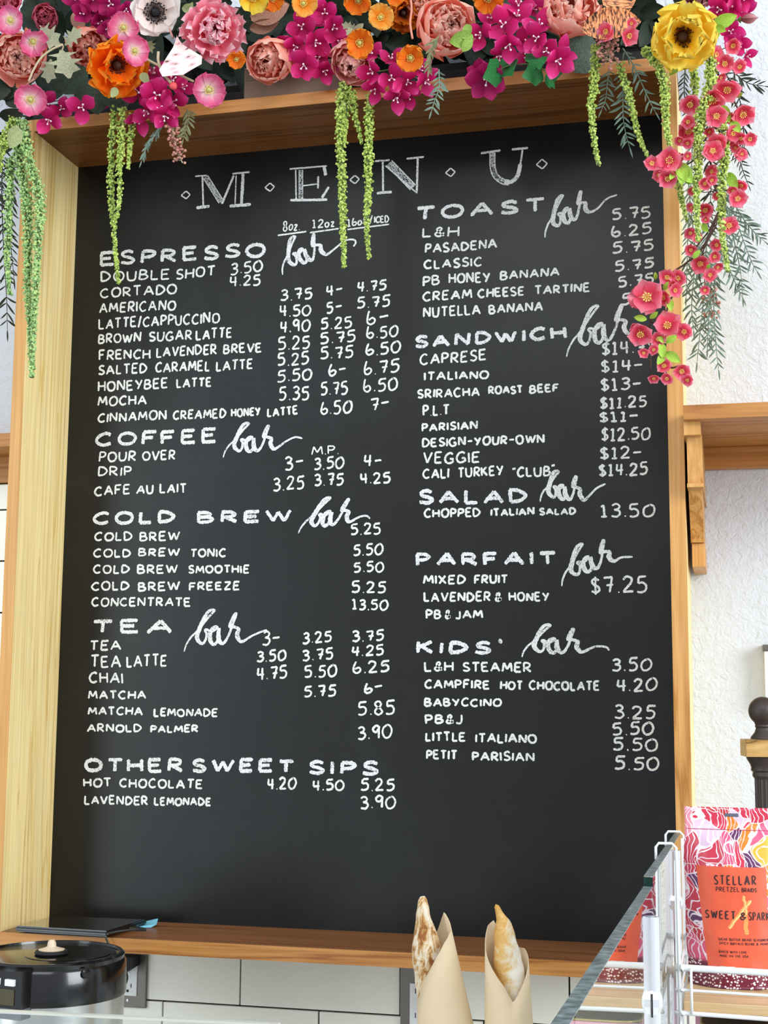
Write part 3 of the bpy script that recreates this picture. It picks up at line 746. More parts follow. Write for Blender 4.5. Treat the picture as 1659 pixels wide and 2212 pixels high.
def sleeve(label, prof, cx_bot, cx_top, r_bot, r_top, Y, y_bot=2212):
    """paper tube: prof = [(angle deg, rim height as image row)] around the axis"""
    s = pxm(1000, 2100, Y); B = at(cx_bot, y_bot, Y); T = at(cx_top, 2000, Y)
    t = thing('paper_sleeve', label, 'paper sleeve', (B.x, Y, CTZ), 'kraft paper sleeves around the baguettes')
    rows = 14; V = []; Fc = []; n = len(prof)*5
    def rim(a):
        for (a0, z0), (a1, z1) in zip(prof, prof[1:]):
            if a0 <= a <= a1: k = (a-a0)/(a1-a0); return z0+(z1-z0)*k
        return prof[-1][1]
    A0, A1 = prof[0][0], prof[-1][0]; n = 72
    for j in range(rows+1):
        for i in range(n+1):
            a = A0+(A1-A0)*i/n; yr = rim(a); zr = at(cx_bot, yr, Y).z; z = CTZ+0.002 + (zr-CTZ-0.002)*j/rows
            k = (z-B.z)/(T.z-B.z); cx = B.x+(T.x-B.x)*k; r = (r_bot+(r_top-r_bot)*max(-1.5, min(k, 1.3)))*s; r *= 1 + 0.02*(i/n)
            V.append(Vector((cx+math.cos(math.radians(a))*r, Y+math.sin(math.radians(a))*r, z)))
    for j in range(rows):
        for i in range(n): b = j*(n+1)+i; Fc.append((b, b+1, b+n+2, b+n+1))
    o = mesh_obj('paper_wrap', [v-wloc(t) for v in V], Fc, PAPER, t, True); so = o.modifiers.new('thick', 'SOLIDIFY'); so.thickness = 0.0007; return t
sleeve('cream kraft paper sleeve rolled around the left floury baguette', [(175,2110),(192,2165),(215,2150),(250,2100),(280,2062),(310,2032),(340,2014),(360,2008),(385,1992),(412,1974),(430,1990),(470,2040),(510,2080),(540,2120)], 962, 936, 60, 38, BY-0.002)
sleeve('cream kraft paper sleeve with a folded V front around the right golden baguette', [(100,2045),(135,1994),(160,2004),(180,2028),(210,2060),(240,2090),(270,2122),(292,2156),(315,2128),(340,2098),(360,2078),(400,2052),(440,2052),(462,2046)], 1099, 1092, 51, 44, BY-0.002)
# ---------------------------------------------------------------- corner post with ball finial
fy = -0.27; fs = pxm(1640, 1600, fy)
fp = thing('finial_post', 'dark brown fluted post with a ball finial and square wooden block at the right edge', 'post', (at(1648, 1600, fy).x, fy, CTZ))
DKB = plain('dark_bronze', (58, 48, 44), 0.42); fc = at(1648, 1536, fy)
def fz(y): return at(1648, y, fy).z
MB().lathe([(0.0, fz(1505))] + [(31*fs*math.sin(a), fc.z+31*fs*math.cos(a)) for a in [k*math.pi/14 for k in range(1, 12)]] + [(17*fs, fz(1566)), (18*fs, fz(1569)), (16*fs, fz(1573)), (19*fs, fz(1582)), (27*fs, fz(1592)), (28*fs, fz(1596)), (0, fz(1597))], (fc.x, fy, 0), 40).build('ball_finial', DKB, fp, 'auto')
bw = wood('weathered_block', (112, 78, 34), (176, 134, 70), (202, 164, 100), 'x')
rb = MB().box(-44*fs, 44*fs, -44*fs, 44*fs, fz(1634), fz(1597), 0.0008)
rm = Matrix.Rotation(math.radians(8), 4, 'Z'); rb.v = [rm @ v + Vector((fc.x, fy, 0)) for v in rb.v]; rb.build('square_block', bw, fp)
MB().lathe([(38*fs, fz(1635)), (37*fs, fz(1640)), (31*fs, fz(1650)), (28*fs, fz(1658)), (29*fs, fz(1664)), (25*fs, fz(1668)), (26*fs, fz(1676)), (23*fs, fz(1681))], (fc.x, fy, 0), 40).build('capital', DKB, fp, 'auto')
fl = MB(); n = 96; b0 = 0
for z in (fz(1680), CTZ+0.001):
    for k in range(n):
        a = 2*math.pi*k/n; r = (21.5 - 2.6*abs(math.sin(a*8)))*fs; fl.v.append(Vector((fc.x+r*math.cos(a), fy+r*math.sin(a), z)))
for k in range(n): fl.f.append((k, (k+1) % n, n+(k+1) % n, n+k))
fl.f.append(tuple(range(n))[::-1]); fl.f.append(tuple(range(n, 2*n))); fl.build('fluted_shaft', DKB, fp)
x0 = at(1653.5, 1440, -0.06).x
ww = thing('picture_panel', 'edge of a white panel on the wall at the right border above the ball finial', 'panel', (x0+0.05, -0.0, 0.35))
MB().box(x0, x0+0.11, -0.012, 0.0119, at(1655, 1520, -0.06).z, at(1655, 1403, -0.06).z, 0.001).build('panel_board', WHITE_M, ww)
MB().box(x0-0.002, x0+0.112, -0.016, 0.0119, at(1655, 1402.5, -0.06).z, at(1655, 1389, -0.06).z, 0.001).build('panel_rail', GREYM, ww)
# ---------------------------------------------------------------- glass panes of the display case
def glassmat():
    m, nt, b = newmat('clear_glass'); b.inputs['Base Color'].default_value = (0.93, 0.97, 0.95, 1); b.inputs['Roughness'].default_value = 0.0
    b.inputs['Transmission Weight'].default_value = 1.0; b.inputs['IOR'].default_value = 1.5; return m
GLASS = glassmat()
def edgemat():
    m, nt, b = newmat('ground_glass_edge'); v = coords(nt, (1, 1, 1)); n = noise_tex(nt, v, 140, 4, 0.6)
    r = ramp(nt, [(0.35, (84, 96, 96)), (0.6, (128, 140, 140)), (0.75, (160, 170, 170))], n); nt.links.new(r.outputs[0], b.inputs['Base Color']); b.inputs['Roughness'].default_value = 0.35; return m
EDGE = edgemat()
GX = 0.976; gt = 0.0075
case = thing('display_case', 'glass display case side of two upright panes with rough grey edges and silver clamp posts', 'display case', (GX-gt/2, -0.9, CTZ))
def sub(name, mb, mat, par, smooth=False):
    o = mb.build(name, mat, None, smooth, loc=(0,0,0)); o.parent = par; o.location = -wloc(par); return o
def pane(y0, y1, z0, z1):
    e = 0.0006
    t = MB().prism([(GX-gt, y0, CTZ+0.0002), (GX-gt, y1, CTZ+0.0002), (GX-gt, y1, z1-e), (GX-gt, y0, z0-e)], (gt, 0, 0)).build('glass_pane', GLASS, case)
    sub('ground_edge', MB().prism([(GX-gt, y0, z0-e), (GX-gt, y1, z1-e), (GX-gt, y1, z1), (GX-gt, y0, z0)], (gt, 0, 0)), EDGE, t); return t
p1 = pane(-1.55, -0.8525, 0.2035, 0.1838)
p2 = pane(-0.8495, -0.236, 0.1917, 0.1753)
sub('end_edge', MB().box(GX-gt, GX, -0.8501, -0.8496, CTZ+0.001, 0.1909), plain('deep_green_glass', (8, 44, 36), 0.15), p2)
for i, (pxc, ytop, yj, Y, r) in enumerate(((1409, 1980, 2165, 0, 0.0061), (1462, 1837, 1950, 0, 0.0058))):
    cx = GX+0.0004; v_ = ray(pxc, (ytop+2212)/2); Y = CAM.y + v_.y*(cx-CAM.x)/v_.x; zt_ = at(pxc, ytop, Y).z; zj = at(pxc, yj, Y).z
    t = MB().lathe([(r, CTZ), (r, zt_-0.0004), (r*.92, zt_), (r*.8, zt_), (r*.78, zt_-0.004)], (cx, Y, 0), 28).build('clamp_post', CHROME, case, 'auto')
    hh = 30*pxm(pxc, yj, Y)*(1 if i == 0 else .62)
    sub('faceted_clamp', MB().lathe([(r*.5, zj-hh), (r*.9, zj-hh*.85), (r*1.26, zj-hh*.25), (r*1.26, zj+hh*.3), (r*.9, zj+hh*.9), (r*.5, zj+hh)], (cx, Y-r*.12, 0), 8), CHROME, t)
    sub('clamp_slot', MB().box(cx-0.0007, cx+0.0005, Y-r*1.45, Y-r*1.2, zj-hh*.9, zj+hh*.7), BLACK_R, t)
# ---------------------------------------------------------------- wire rack hung on the glass
RY0, RY1 = -0.605, -0.40                 # front and back of the rack
rk = thing('wire_rack', 'white wire display rack with light wooden shelves hooked over the glass pane', 'rack', (1.08, -0.5, 0.02))
def rw(name, pts, r, sm=True): return MB().tube(pts, r, 8).build(name, WHITE_M, rk, sm)
xL = 0.9855; xR = 1.235
zs = at(1500, 2166, RY0).z
for Y, tx in ((RY0, 1472), (RY1, 1490)):
    zt2 = at(1450, 1822 if Y == RY0 else 1796, Y).z
    p = [Vector((GX-gt-0.003, Y, zt2-0.016)), Vector((GX-gt-0.003, Y, zt2-0.004)), Vector((GX-gt-0.0, Y, zt2)), Vector((xL-0.004, Y, zt2)), Vector((xL, Y, zt2-0.004)), Vector((xL+0.0005, Y, zs-0.014))]
    rw('hook', p, 0.0014)
zr = [at(1500, y, RY0).z for y in (2092, 2140, 2190)]
def arc(z, r, flat=False):
    pts = [Vector((xL+0.002, RY1, z)), Vector((xL+0.002, RY0+0.014, z)), Vector((xL+0.006, RY0+0.004, z)), Vector((xL+0.016, RY0, z)), Vector((xR-0.016, RY0-0.012, z)), Vector((xR-0.004, RY0-0.004, z)), Vector((xR, RY0+0.012, z)), Vector((xR, RY1, z))]
    m = MB()
    if flat:
        h = 0.0032; V = crom(pts, 5)
        m.tube(V, 0.0012, 6)
        for i, v in enumerate(m.v): j = i//6; m.v[i] = Vector((v.x, v.y, V[min(j, len(V)-1)].z + (v.z-V[min(j, len(V)-1)].z)*2.8)) if j < len(V) else v
    else: m.tube(crom(pts, 5), r, 8)
    return m
arc(zr[0], .003, True).build('guard_rail', WHITE_M, rk, True); arc(zr[1], .0014).build('guard_wire', WHITE_M, rk, True); arc(zr[2], .0022).build('base_wire', WHITE_M, rk, True)
for x in (xL+0.012, xR-0.014): rw('upright', [Vector((x, RY0-0.002, zr[0])), Vector((x, RY0-0.002, zr[2]))], 0.0014)
MB().box(xL+0.004, xR-0.004, RY0+0.004, RY1, zs-0.0098, zs, 0.0008).build('shelf_board', PINE, rk)
for Y in (RY0+0.03, RY1-0.02): rw('cross_wire', [Vector((xL, Y, zs-0.0118)), Vector((xR, Y, zs-0.0118))], 0.0018)
MB().box(xL-0.0028, xL+0.0022, RY0+0.004, RY0+0.0055, zs-0.01, at(1472, 1860, RY0).z, 0.0003).build('side_bar', WHITE_M, rk)
MB().box(xL-0.0028, xL+0.0022, RY1-0.006, RY1-0.0045, zs-0.01, at(1472, 1850, RY0).z, 0.0003).build('side_bar', WHITE_M, rk)
# lower tier
zs2 = zs-0.125
MB().box(xL+0.004, xR-0.004, RY0+0.004, RY1, zs2-0.0098, zs2, 0.0008).build('shelf_board', PINE, rk)
for x in (xL+0.001, xR-0.001):
    for Y in (RY0+0.006, RY1-0.004): rw('upright', [Vector((x, Y, CTZ+0.0005)), Vector((x, Y, zr[0]))], 0.0014)
# ---------------------------------------------------------------- printed pouch
bx0, bx1, bY = at(1478, 1742, -0.5).x, at(1683, 1745, -0.5).x, -0.5
bz1 = at(1570, 1744, bY).z; bz0 = zs + 0.0006; bcx = (bx0+bx1)/2; bhw = (bx1-bx0)/2
pch = thing('snack_pouch', 'pink and orange printed pretzel pouch standing on the wire rack', 'pouch', (bcx, bY, bz0))
def bagp(u, v, off=0.0, back=False):
    """u -1..1 across, v 0..1 up"""
    taper = 1 + 0.03*math.sin(v*3.1) - 0.012*(1-v)
    x = bcx + u*bhw*taper + 0.0022*noise.noise(Vector((u*2, v*5, 1)))*(abs(u) > .9)
    full = max(0.0, 1-abs(u)**2.4)
    prof = 0.030*(1-v)**0.5 if v > .12 else 0.030*(1-.12)**.5
    if v > 0.83: prof *= max(0.03, (1-(v-.83)/.07)) if v < .90 else 0.03
    bul = full*prof + 0.0005
    wr = 0.0017*noise.noise(Vector((u*2.2, v*4.5, 7.3))) + 0.0011*noise.noise(Vector((u*5+3, v*9, 2.2)))
    if v > 0.86: wr *= 0.35
    if 0.845 < v < 0.865: wr -= 0.0009
    if back: return Vector((x, bY + bul*.8, bz0+(bz1-bz0)*v))
    return Vector((x, bY - bul - wr*full**.3 - off, bz0+(bz1-bz0)*v))
nu, nv = 30, 54; V = []; Fc = []; UV = []
for s in (0, 1):
    b = len(V)
    for j in range(nv+1):
        for i in range(nu+1):
            u, v = -1+2*i/nu, j/nv; V.append(bagp(u, v, 0, s == 1)); UV.append(((u+1)/2*(1 if s == 0 else -1), v*1.95))
    for j in range(nv):
        for i in range(nu): a = b+j*(nu+1)+i; Fc.append((a, a+1, a+nu+2, a+nu+1) if s == 0 else (a+1, a, a+nu+1, a+nu+2))
m = (nu+1)*(nv+1)
for j in range(nv):
    for i in (0, nu): a = j*(nu+1)+i; Fc.append((a, a+nu+1, m+a+nu+1, m+a))
for i in range(nu): Fc.append((i, i+1, m+i+1, m+i)); t_ = nv*(nu+1)+i; Fc.append((t_, t_+1, m+t_+1, m+t_))
def pouchmat():
    m, nt, b = newmat('swirling_pouch_print'); tc = N(nt, 'ShaderNodeTexCoord'); uv = tc.outputs['UV']
    nz = N(nt, 'ShaderNodeTexNoise'); nz.inputs['Scale'].default_value = 2.1; nz.inputs['Detail'].default_value = 1.5; nt.links.new(uv, nz.inputs['Vector'])
    sc = N(nt, 'ShaderNodeVectorMath', operation='SCALE'); sc.inputs['Scale'].default_value = 0.7; nt.links.new(nz.outputs['Color'], sc.inputs[0])
    ad = N(nt, 'ShaderNodeVectorMath', operation='ADD'); nt.links.new(uv, ad.inputs[0]); nt.links.new(sc.outputs[0], ad.inputs[1])
    vo = N(nt, 'ShaderNodeTexVoronoi'); vo.inputs['Scale'].default_value = 5.2; nt.links.new(ad.outputs[0], vo.inputs['Vector'])
    ve = N(nt, 'ShaderNodeTexVoronoi', feature='DISTANCE_TO_EDGE'); ve.inputs['Scale'].default_value = 5.2; nt.links.new(ad.outputs[0], ve.inputs['Vector'])
    sx = N(nt, 'ShaderNodeSeparateColor'); nt.links.new(vo.outputs['Color'], sx.inputs[0])
    r = ramp(nt, [(0.0, (206, 48, 74)), (0.22, (228, 92, 126)), (0.38, (238, 128, 30)), (0.5, (248, 176, 60)), (0.57, (96, 44, 92)), (0.66, (196, 44, 52)), (0.8, (240, 140, 158)), (0.92, (222, 190, 214))], sx.outputs[0], 'CONSTANT')
    wv = N(nt, 'ShaderNodeTexWave'); wv.inputs['Scale'].default_value = 6.0; wv.inputs['Distortion'].default_value = 7.0; nt.links.new(ad.outputs[0], wv.inputs['Vector'])
    rw_ = ramp(nt, [(0.88, (0, 0, 0)), (0.93, (255, 255, 255))], wv.outputs['Fac']); re = ramp(nt, [(0.018, (255, 255, 255)), (0.032, (0, 0, 0))], ve.outputs['Distance'])
    sp = N(nt, 'ShaderNodeSeparateXYZ'); nt.links.new(uv, sp.inputs[0])
    ch_ = N(nt, 'ShaderNodeTexVoronoi'); ch_.inputs['Scale'].default_value = 34; nt.links.new(uv, ch_.inputs['Vector']); rd = ramp(nt, [(0.3, (250, 236, 238)), (0.42, (112, 24, 52))], ch_.outputs['Distance'])
    lo = ramp(nt, [(0.26, (255, 255, 255)), (0.30, (0, 0, 0))], sp.outputs[1])
    c = mixc(nt, re.outputs[0], r.outputs[0], L4((250, 232, 236))); c = mixc(nt, rw_.outputs[0], c, L4((246, 226, 238)))
    c = mixc(nt, lo.outputs[0], c, rd.outputs[0])
    nt.links.new(c, b.inputs['Base Color']); b.inputs['Roughness'].default_value = 0.32; b.inputs['Coat Weight'].default_value = 0.15; return m
o = mesh_obj('printed_film', [v-wloc(pch) for v in V], Fc, pouchmat(), pch, True, UV)
def patch(name, u0, u1, v0, v1, mat, off, nu=16, nv=24, u0b=None, u1b=None):
    V = []; Fc = []
    for j in range(nv+1):
        k = j/nv; ua, ub = (u0b if u0b is not None else u0)*(1-k)+u0*k, (u1b if u1b is not None else u1)*(1-k)+u1*k
        for i in range(nu+1): V.append(bagp(ua+(ub-ua)*i/nu, v0+(v1-v0)*k, off)-wloc(pch))
    for j in range(nv):
        for i in range(nu): a = j*(nu+1)+i; Fc.append((a, a+1, a+nu+2, a+nu+1))
    return mesh_obj(name, V, Fc, mat, pch, True)
def bu(px): return ((px-1480)/(1683-1480))*2-1
def bv(py): return (2158-py)/(2158-1744)
patch('label_panel', bu(1505), bu(1650), bv(2122), bv(1881), plain('orange_red_print', (230, 94, 62), 0.4, coat=0.1), 0.0002, u0b=bu(1526), u1b=bu(1651))
INK = plain('black_print', (58, 30, 32), 0.5)
def print_line(text, x0, y0, x1, y1, h, w, gap=.3, name='printed_text', mat=INK):
    V, Fc = [], []
    st = rnd.getstate()
    for k, pl in enumerate(layout(text, x0, -y0, x1, -y1, h, gap, shake=0.0)):
        strip(V, Fc, pl, w, lambda x, y, o: bagp(bu(x), bv(-y), 0.0005+o) - wloc(pch), 2.0, 0.02, k*4e-6)
    rnd.setstate(st)
    return mesh_obj(name, V, Fc, mat, pch)
print_line('STELLAR', 1543, 1922, 1628, 1920, 20, 3.0, .5)
print_line('PRETZEL', 1546, 1938, 1594, 1937, 10, 1.5, .3); print_line('BRAIDS', 1599, 1937, 1629, 1937, 9, 1.5, .3)
print_line('SWEET', 1523, 2000, 1584, 2000, 17, 3.0, .45); print_line('&', 1594, 2000, 1606, 2000, 15, 2.6); print_line('SPARKY', 1612, 2001, 1662, 2002, 18, 2.3, .4)
ty = 2050
for y, a, t in ((2049, 1548, 'SUGAR BUTTER BRAID SEASONED W'), (2058, 1550, 'SPICY BUFFALO BLEND & MINI'), (2077, 1549, 'BAKED WITH LOVE'), (2086, 1551, 'MADE IN THE USA')):
    x = a
    for wd in t.split():
        x1 = x + len(wd)*3.7
        if x1 < 1652: print_line(wd, x, y, x1, y, 5.4, 1.0, .35)
        x = x1 + 4.5
for y in (2063, 2091): print_line('-', 1548, y, 1647, y, 0.01, .7, name='printed_rule')
patch('certificate_mark', bu(1551), bu(1581), bv(2116), bv(2107), plain('pale_mark', (214, 232, 214), 0.5), 0.0004, 3, 3)
# pretzel picture printed on the label
PZ = plain('printed_pretzel', (232, 156, 84), 0.5); PZ2 = plain('printed_pretzel_salt', (248, 206, 140), 0.5)
def pband(x0, y0, x1, y1, w, off):
    V, Fc = [], []; a, b = Vector((x0, -y0)), Vector((x1, -y1)); pts = [a.lerp(b, i/8)+Vector((math.sin(i*1.9)*1.2, 0)) for i in range(9)]
    strip(V, Fc, pts, w, lambda x, y, o: bagp(bu(x), bv(-y), 0.0004+o) - wloc(pch), 2, .12, off); mesh_obj('printed_pretzel', V, Fc, PZ, pch)
    V, Fc = [], []; pts = [p+Vector((w*.16, 0)) for p in pts]
    strip(V, Fc, pts, w*.35, lambda x, y, o: bagp(bu(x), bv(-y), 0.0004+o) - wloc(pch), 2, .3, off+3e-5); mesh_obj('printed_highlight', V, Fc, PZ2, pch)
pband(1601, 1946, 1607, 1975, 6, 0); pband(1616, 1956, 1570, 2022, 8, 1e-5); pband(1605, 1975, 1606, 2034, 8.5, -1e-5 + 2e-5)
print_line('&', 1594, 2000, 1606, 2000, 15, 2.6)
patch('tear_line', -0.97, 0.97, bv(1797), bv(1795.5), plain('pouch_seam', (176, 70, 96), 0.5), 0.0004, 20, 1)
patch('hang_slot', bu(1567), bu(1596), bv(1766), bv(1758), plain('slot_shade', (92, 96, 112), 0.6), 0.0004, 6, 2)
# ---------------------------------------------------------------- pink tins under the rack shelf
TP_ = plain('pink_tin', (244, 176, 200), 0.4); TG = plain('gold_rim', (206, 196, 120), 0.3, 0.8)
def tin(label, x0, x1, y0, y1, z0, z1):
    t = thing('tin', label, 'tin', ((x0+x1)/2, (y0+y1)/2, z0), 'pink tins below the rack shelf')
    MB().box(x0, x1, y0, y1, z0, z1-0.002, 0.004).build('tin_body', TP_, t)
    m = MB(); cx, cy = (x0+x1)/2, (y0+y1)/2; n = 40; P = []
    for k in range(n):
        a = 2*math.pi*k/n; c, s = math.cos(a), math.sin(a); P.append(Vector((cx+(x1-x0)/2*.98*math.copysign(abs(c)**.5, c), cy+(y1-y0)/2*.98*math.copysign(abs(s)**.5, s), z1-0.001)))
    m.tube(P, 0.0013, 6, closed=True); m.build('rolled_rim', TG, t, True)
    MB().box(x0+0.003, x1-0.003, y0+0.003, y1-0.003, z1-0.0035, z1-0.0015).build('lid', GREYM, t); return t
zt3 = zs-0.024
tin('front pink tin with a gold rim below the rack shelf', 1.004, 1.096, RY0+0.012, RY0+0.075, zs2+0.0004, zt3)
tin('rear pink tin with a gold rim behind the front one', 0.998, 1.090, RY0+0.082, RY0+0.145, zs2+0.0004, zt3+0.004)
# ---------------------------------------------------------------- low glass front at the lower left
gY = -1.22; g0, g1 = at(-60, 2181, gY), at(600, 2212, gY)
gl = thing('sneeze_guard', 'low clear glass guard in front of the airpot with a pale polished top edge', 'glass guard', ((g0.x+g1.x)/2, gY, CTZ))
e = 0.0015
MB().prism([(g0.x, gY, CTZ+0.0002), (g1.x, gY, CTZ+0.0002), (g1.x, gY, g1.z-e), (g0.x, gY, g0.z-e)], (0, 0.005, 0)).build('guard_glass', GLASS, gl)
MB().prism([(g0.x, gY, g0.z-e), (g1.x, gY, g1.z-e), (g1.x, gY, g1.z), (g0.x, gY, g0.z)], (0, 0.005, 0)).build('polished_edge', plain('pale_edge', (206, 206, 196), 0.25), gl)
# ---------------------------------------------------------------- flowers: shared petal meshes
def petalmat(name, stops, vein=0.35, trans=0.42, rough=0.55, var=0.12):
    m, nt, b = newmat(name); tc = N(nt, 'ShaderNodeTexCoord'); sp = N(nt, 'ShaderNodeSeparateXYZ'); nt.links.new(tc.outputs['UV'], sp.inputs[0])
    mp = N(nt, 'ShaderNodeMapping'); mp.inputs['Scale'].default_value = (11, 1.6, 1); nt.links.new(tc.outputs['UV'], mp.inputs[0])
    oi = N(nt, 'ShaderNodeObjectInfo'); ml = N(nt, 'ShaderNodeMath', operation='MULTIPLY'); ml.inputs[1].default_value = 40; nt.links.new(oi.outputs['Random'], ml.inputs[0])
    cb = N(nt, 'ShaderNodeCombineXYZ'); nt.links.new(ml.outputs[0], cb.inputs[2]); ad = N(nt, 'ShaderNodeVectorMath', operation='ADD'); nt.links.new(mp.outputs[0], ad.inputs[0]); nt.links.new(cb.outputs[0], ad.inputs[1])
    n = noise_tex(nt, ad.outputs[0], 1.6, 3, 0.6)
    sh = N(nt, 'ShaderNodeMath', operation='MULTIPLY_ADD'); sh.inputs[1].default_value = vein; nt.links.new(n, sh.inputs[0])
    s2 = N(nt, 'ShaderNodeMath', operation='SUBTRACT'); s2.inputs[1].default_value = vein*.5; nt.links.new(sp.outputs[1], s2.inputs[0]); nt.links.new(s2.outputs[0], sh.inputs[2])
    r = ramp(nt, stops, sh.outputs[0])
    hs = N(nt, 'ShaderNodeHueSaturation'); nt.links.new(r.outputs[0], hs.inputs['Color'])
    mr = N(nt, 'ShaderNodeMapRange'); mr.inputs['To Min'].default_value = 1-var; mr.inputs['To Max'].default_value = 1+var*.6; nt.links.new(oi.outputs['Random'], mr.inputs[0]); nt.links.new(mr.outputs[0], hs.inputs['Value'])
    nt.links.new(hs.outputs[0], b.inputs['Base Color']); b.inputs['Roughness'].default_value = rough; b.inputs['Specular IOR Level'].default_value = 0.25
    bump(nt, b, n, 0.3, 0.002)
    tr = N(nt, 'ShaderNodeBsdfTranslucent'); nt.links.new(hs.outputs[0], tr.inputs[0]); mx = N(nt, 'ShaderNodeMixShader'); mx.inputs[0].default_value = trans
    out = nt.nodes['Material Output']; nt.links.new(b.outputs[0], mx.inputs[1]); nt.links.new(tr.outputs[0], mx.inputs[2]); nt.links.new(mx.outputs[0], out.inputs[0]); return m
fr = random.Random(21)
def petal(L, Wd, e0, e1, cup=0.25, ruf=0.0, rf=5.0, shape='round', nu=6, nv=7, seed=0, notch=0.0, side=0.0):
    """unit petal: base at origin, grows along +X and rises with the elevation angle e0..e1 (deg)"""
    q = random.Random(seed); ph = q.uniform(0, 6.28); V = []; Fc = []; UV = []; x = z = 0.0; rows = []
    for j in range(nv+1):
        s = j/nv; e = math.radians(e0+(e1-e0)*s)
        if j: x += math.cos(e)*L/nv; z += math.sin(e)*L/nv
        if shape == 'round': w = Wd*(math.sin(math.pi*min(1, (s*.86+.10)))**.75)
        elif shape == 'fan': w = Wd*(0.16+0.84*min(1, s/.72)**.8)*(1 if s < .8 else math.sqrt(max(0, 1-((s-.8)/.215)**2)))
        elif shape == 'point': w = Wd*(math.sin(math.pi*min(1, s*.93+.05)**.85)**.95) if s < 1 else Wd*.02
        elif shape == 'blade': w = Wd*(math.sin(math.pi*min(1, s*.96+.03))**.8)
        rows.append((x, z, e, w, s))
    for x, z, e, w, s in rows:
        for i in range(nu+1):
            t = -1+2*i/nu; nx, nz = -math.sin(e), math.cos(e)
            h = cup*w*t*t + side*w*t + ruf*L*(s**2)*math.sin(rf*t+ph+s*2.0)*(.4+.6*abs(t)) + ruf*.5*L*s**3*math.sin(rf*2.3*t+ph*2)
            pull = notch*L*(s**6)*(1-abs(t))**2 + (0.10*L*(s**4)*t*t if shape in ('fan', 'round') else 0)
            V.append((x - math.cos(e)*pull + nx*h, w*t*(1-.12*abs(cup)*abs(t)), z - math.sin(e)*pull + nz*h)); UV.append((i/nu, s))
    for j in range(nv):
        for i in range(nu): a = j*(nu+1)+i; Fc.append((a, a+1, a+nu+2, a+nu+1))
    me = bpy.data.meshes.new('petal'); me.from_pydata(V, [], Fc); ul = me.uv_layers.new(name='UVMap')
    for lp in me.loops: ul.data[lp.index].uv = UV[lp.vertex_index]
    me.polygons.foreach_set('use_smooth', [True]*len(me.polygons)); me.update(); return me
def withmat(me, mat, cache={}):
    k = (me.name, mat.name)
    if k not in cache: m = me.copy(); m.materials.clear(); m.materials.append(mat); cache[k] = m
    return cache[k]
def face_matrix(p, fx, fz, roll):
    d = (CAM-p).normalized() + RIGHT*fx + UP*fz; d.normalize(); x = d.cross(Vector((0, 0, 1))); x = x.normalized() if x.length > .01 else Vector((1, 0, 0)); y = d.cross(x)
    m = Matrix((x, y, d)).transposed().to_4x4(); return Matrix.Translation(p) @ m @ Matrix.Rotation(roll, 4, 'Z')
def child(name, me, par, M):
    o = bpy.data.objects.new(name, me); COL.objects.link(o); o.parent = par; o.matrix_basis = M; return o
def ring(par, me_list, mat, n, r0, z0, scale, a0=0.0, jit=0.1, tilt=0.0, name='petal'):
    for k in range(n):
        a = a0 + 2*math.pi*(k+fr.uniform(-jit, jit))/n; s = scale*fr.uniform(.92, 1.08)
        child(name, withmat(fr.choice(me_list), mat), par, Matrix.Rotation(a, 4, 'Z') @ Matrix.Translation((r0, 0, z0)) @ Matrix.Rotation(math.radians(-tilt+fr.uniform(-7, 7)), 4, 'Y') @ Matrix.Rotation(math.radians(fr.uniform(-10, 10)), 4, 'X') @ Matrix.Diagonal((s, s, s, 1)))
PM = {
 'cup': [petal(1.35, .72, -5, 118, .38, .035, 4, 'round', 6, 8, k) for k in (1, 2, 3)],
 'cup2': [petal(1.1, .56, 20, 128, .4, .06, 5, 'round', 6, 7, k, .1) for k in (4, 5, 6)],
 'in': [petal(.8, .30, 50, 122, .5, .12, 6, 'round', 5, 6, k, .15) for k in (7, 8, 9)],
 'ruf': [petal(1.0, .34, 0, 70, .2, .10, 7, 'fan', 6, 6, k, .22) for k in (10, 11, 12)],
 'ruf2': [petal(.8, .26, 30, 95, .3, .12, 7, 'fan', 6, 6, k, .25) for k in (13, 14, 15)],
 'fan': [petal(1.0, .62, 8, 34, .12, .05, 8, 'fan', 10, 7, k) for k in (16, 17, 18)],
 'frill': [petal(1.0, .60, 14, 44, .1, .075, 12, 'fan', 14, 8, k) for k in (19, 20, 21)],
 'bigfrill': [petal(1.05, .78, 8, 50, .16, .085, 6.5, 'fan', 16, 12, k) for k in (22, 23, 24)],
 'innerfrill': [petal(.80, .58, 34, 72, .2, .10, 7, 'fan', 14, 10, k) for k in (25, 26, 27)],
 'anem': [petal(1.0, .50, 4, 58, .35, .03, 3, 'fan', 6, 7, k) for k in (28, 29, 30)],
 'bract': [petal(1.06, .42, 12, 50, -.16, .06, 3, 'point', 6, 7, k) for k in (31, 32, 33)],
 'bloss': [petal(1.0, .62, 4, 40, .28, .05, 3, 'round', 6, 6, k) for k in (34, 35, 36)],
 'tulip': [petal(1.5, .42, 60, 96, .9, .0, 3, 'round', 6, 7, k) for k in (37, 38)],
}
M_CORAL = petalmat('coral_peony_petal', [(0, (255, 126, 96)), (.45, (255, 164, 140)), (.85, (255, 184, 164)), (1, (255, 216, 200))], trans=.32, var=.05)
M_DUSTY = petalmat('dusty_coral_petal', [(0, (250, 116, 88)), (.5, (252, 154, 130)), (.85, (255, 172, 150)), (1, (255, 202, 184))], trans=.32, var=.05)
M_PINKR = petalmat('ruffled_pink_petal', [(0, (236, 80, 98)), (.5, (250, 132, 154)), (.88, (255, 170, 186)), (1, (255, 222, 226))], trans=.32, var=.05)
M_PALE = petalmat('pale_pink_petal', [(0, (250, 130, 122)), (.5, (254, 168, 158)), (1, (255, 206, 196))], trans=.32, var=.05)
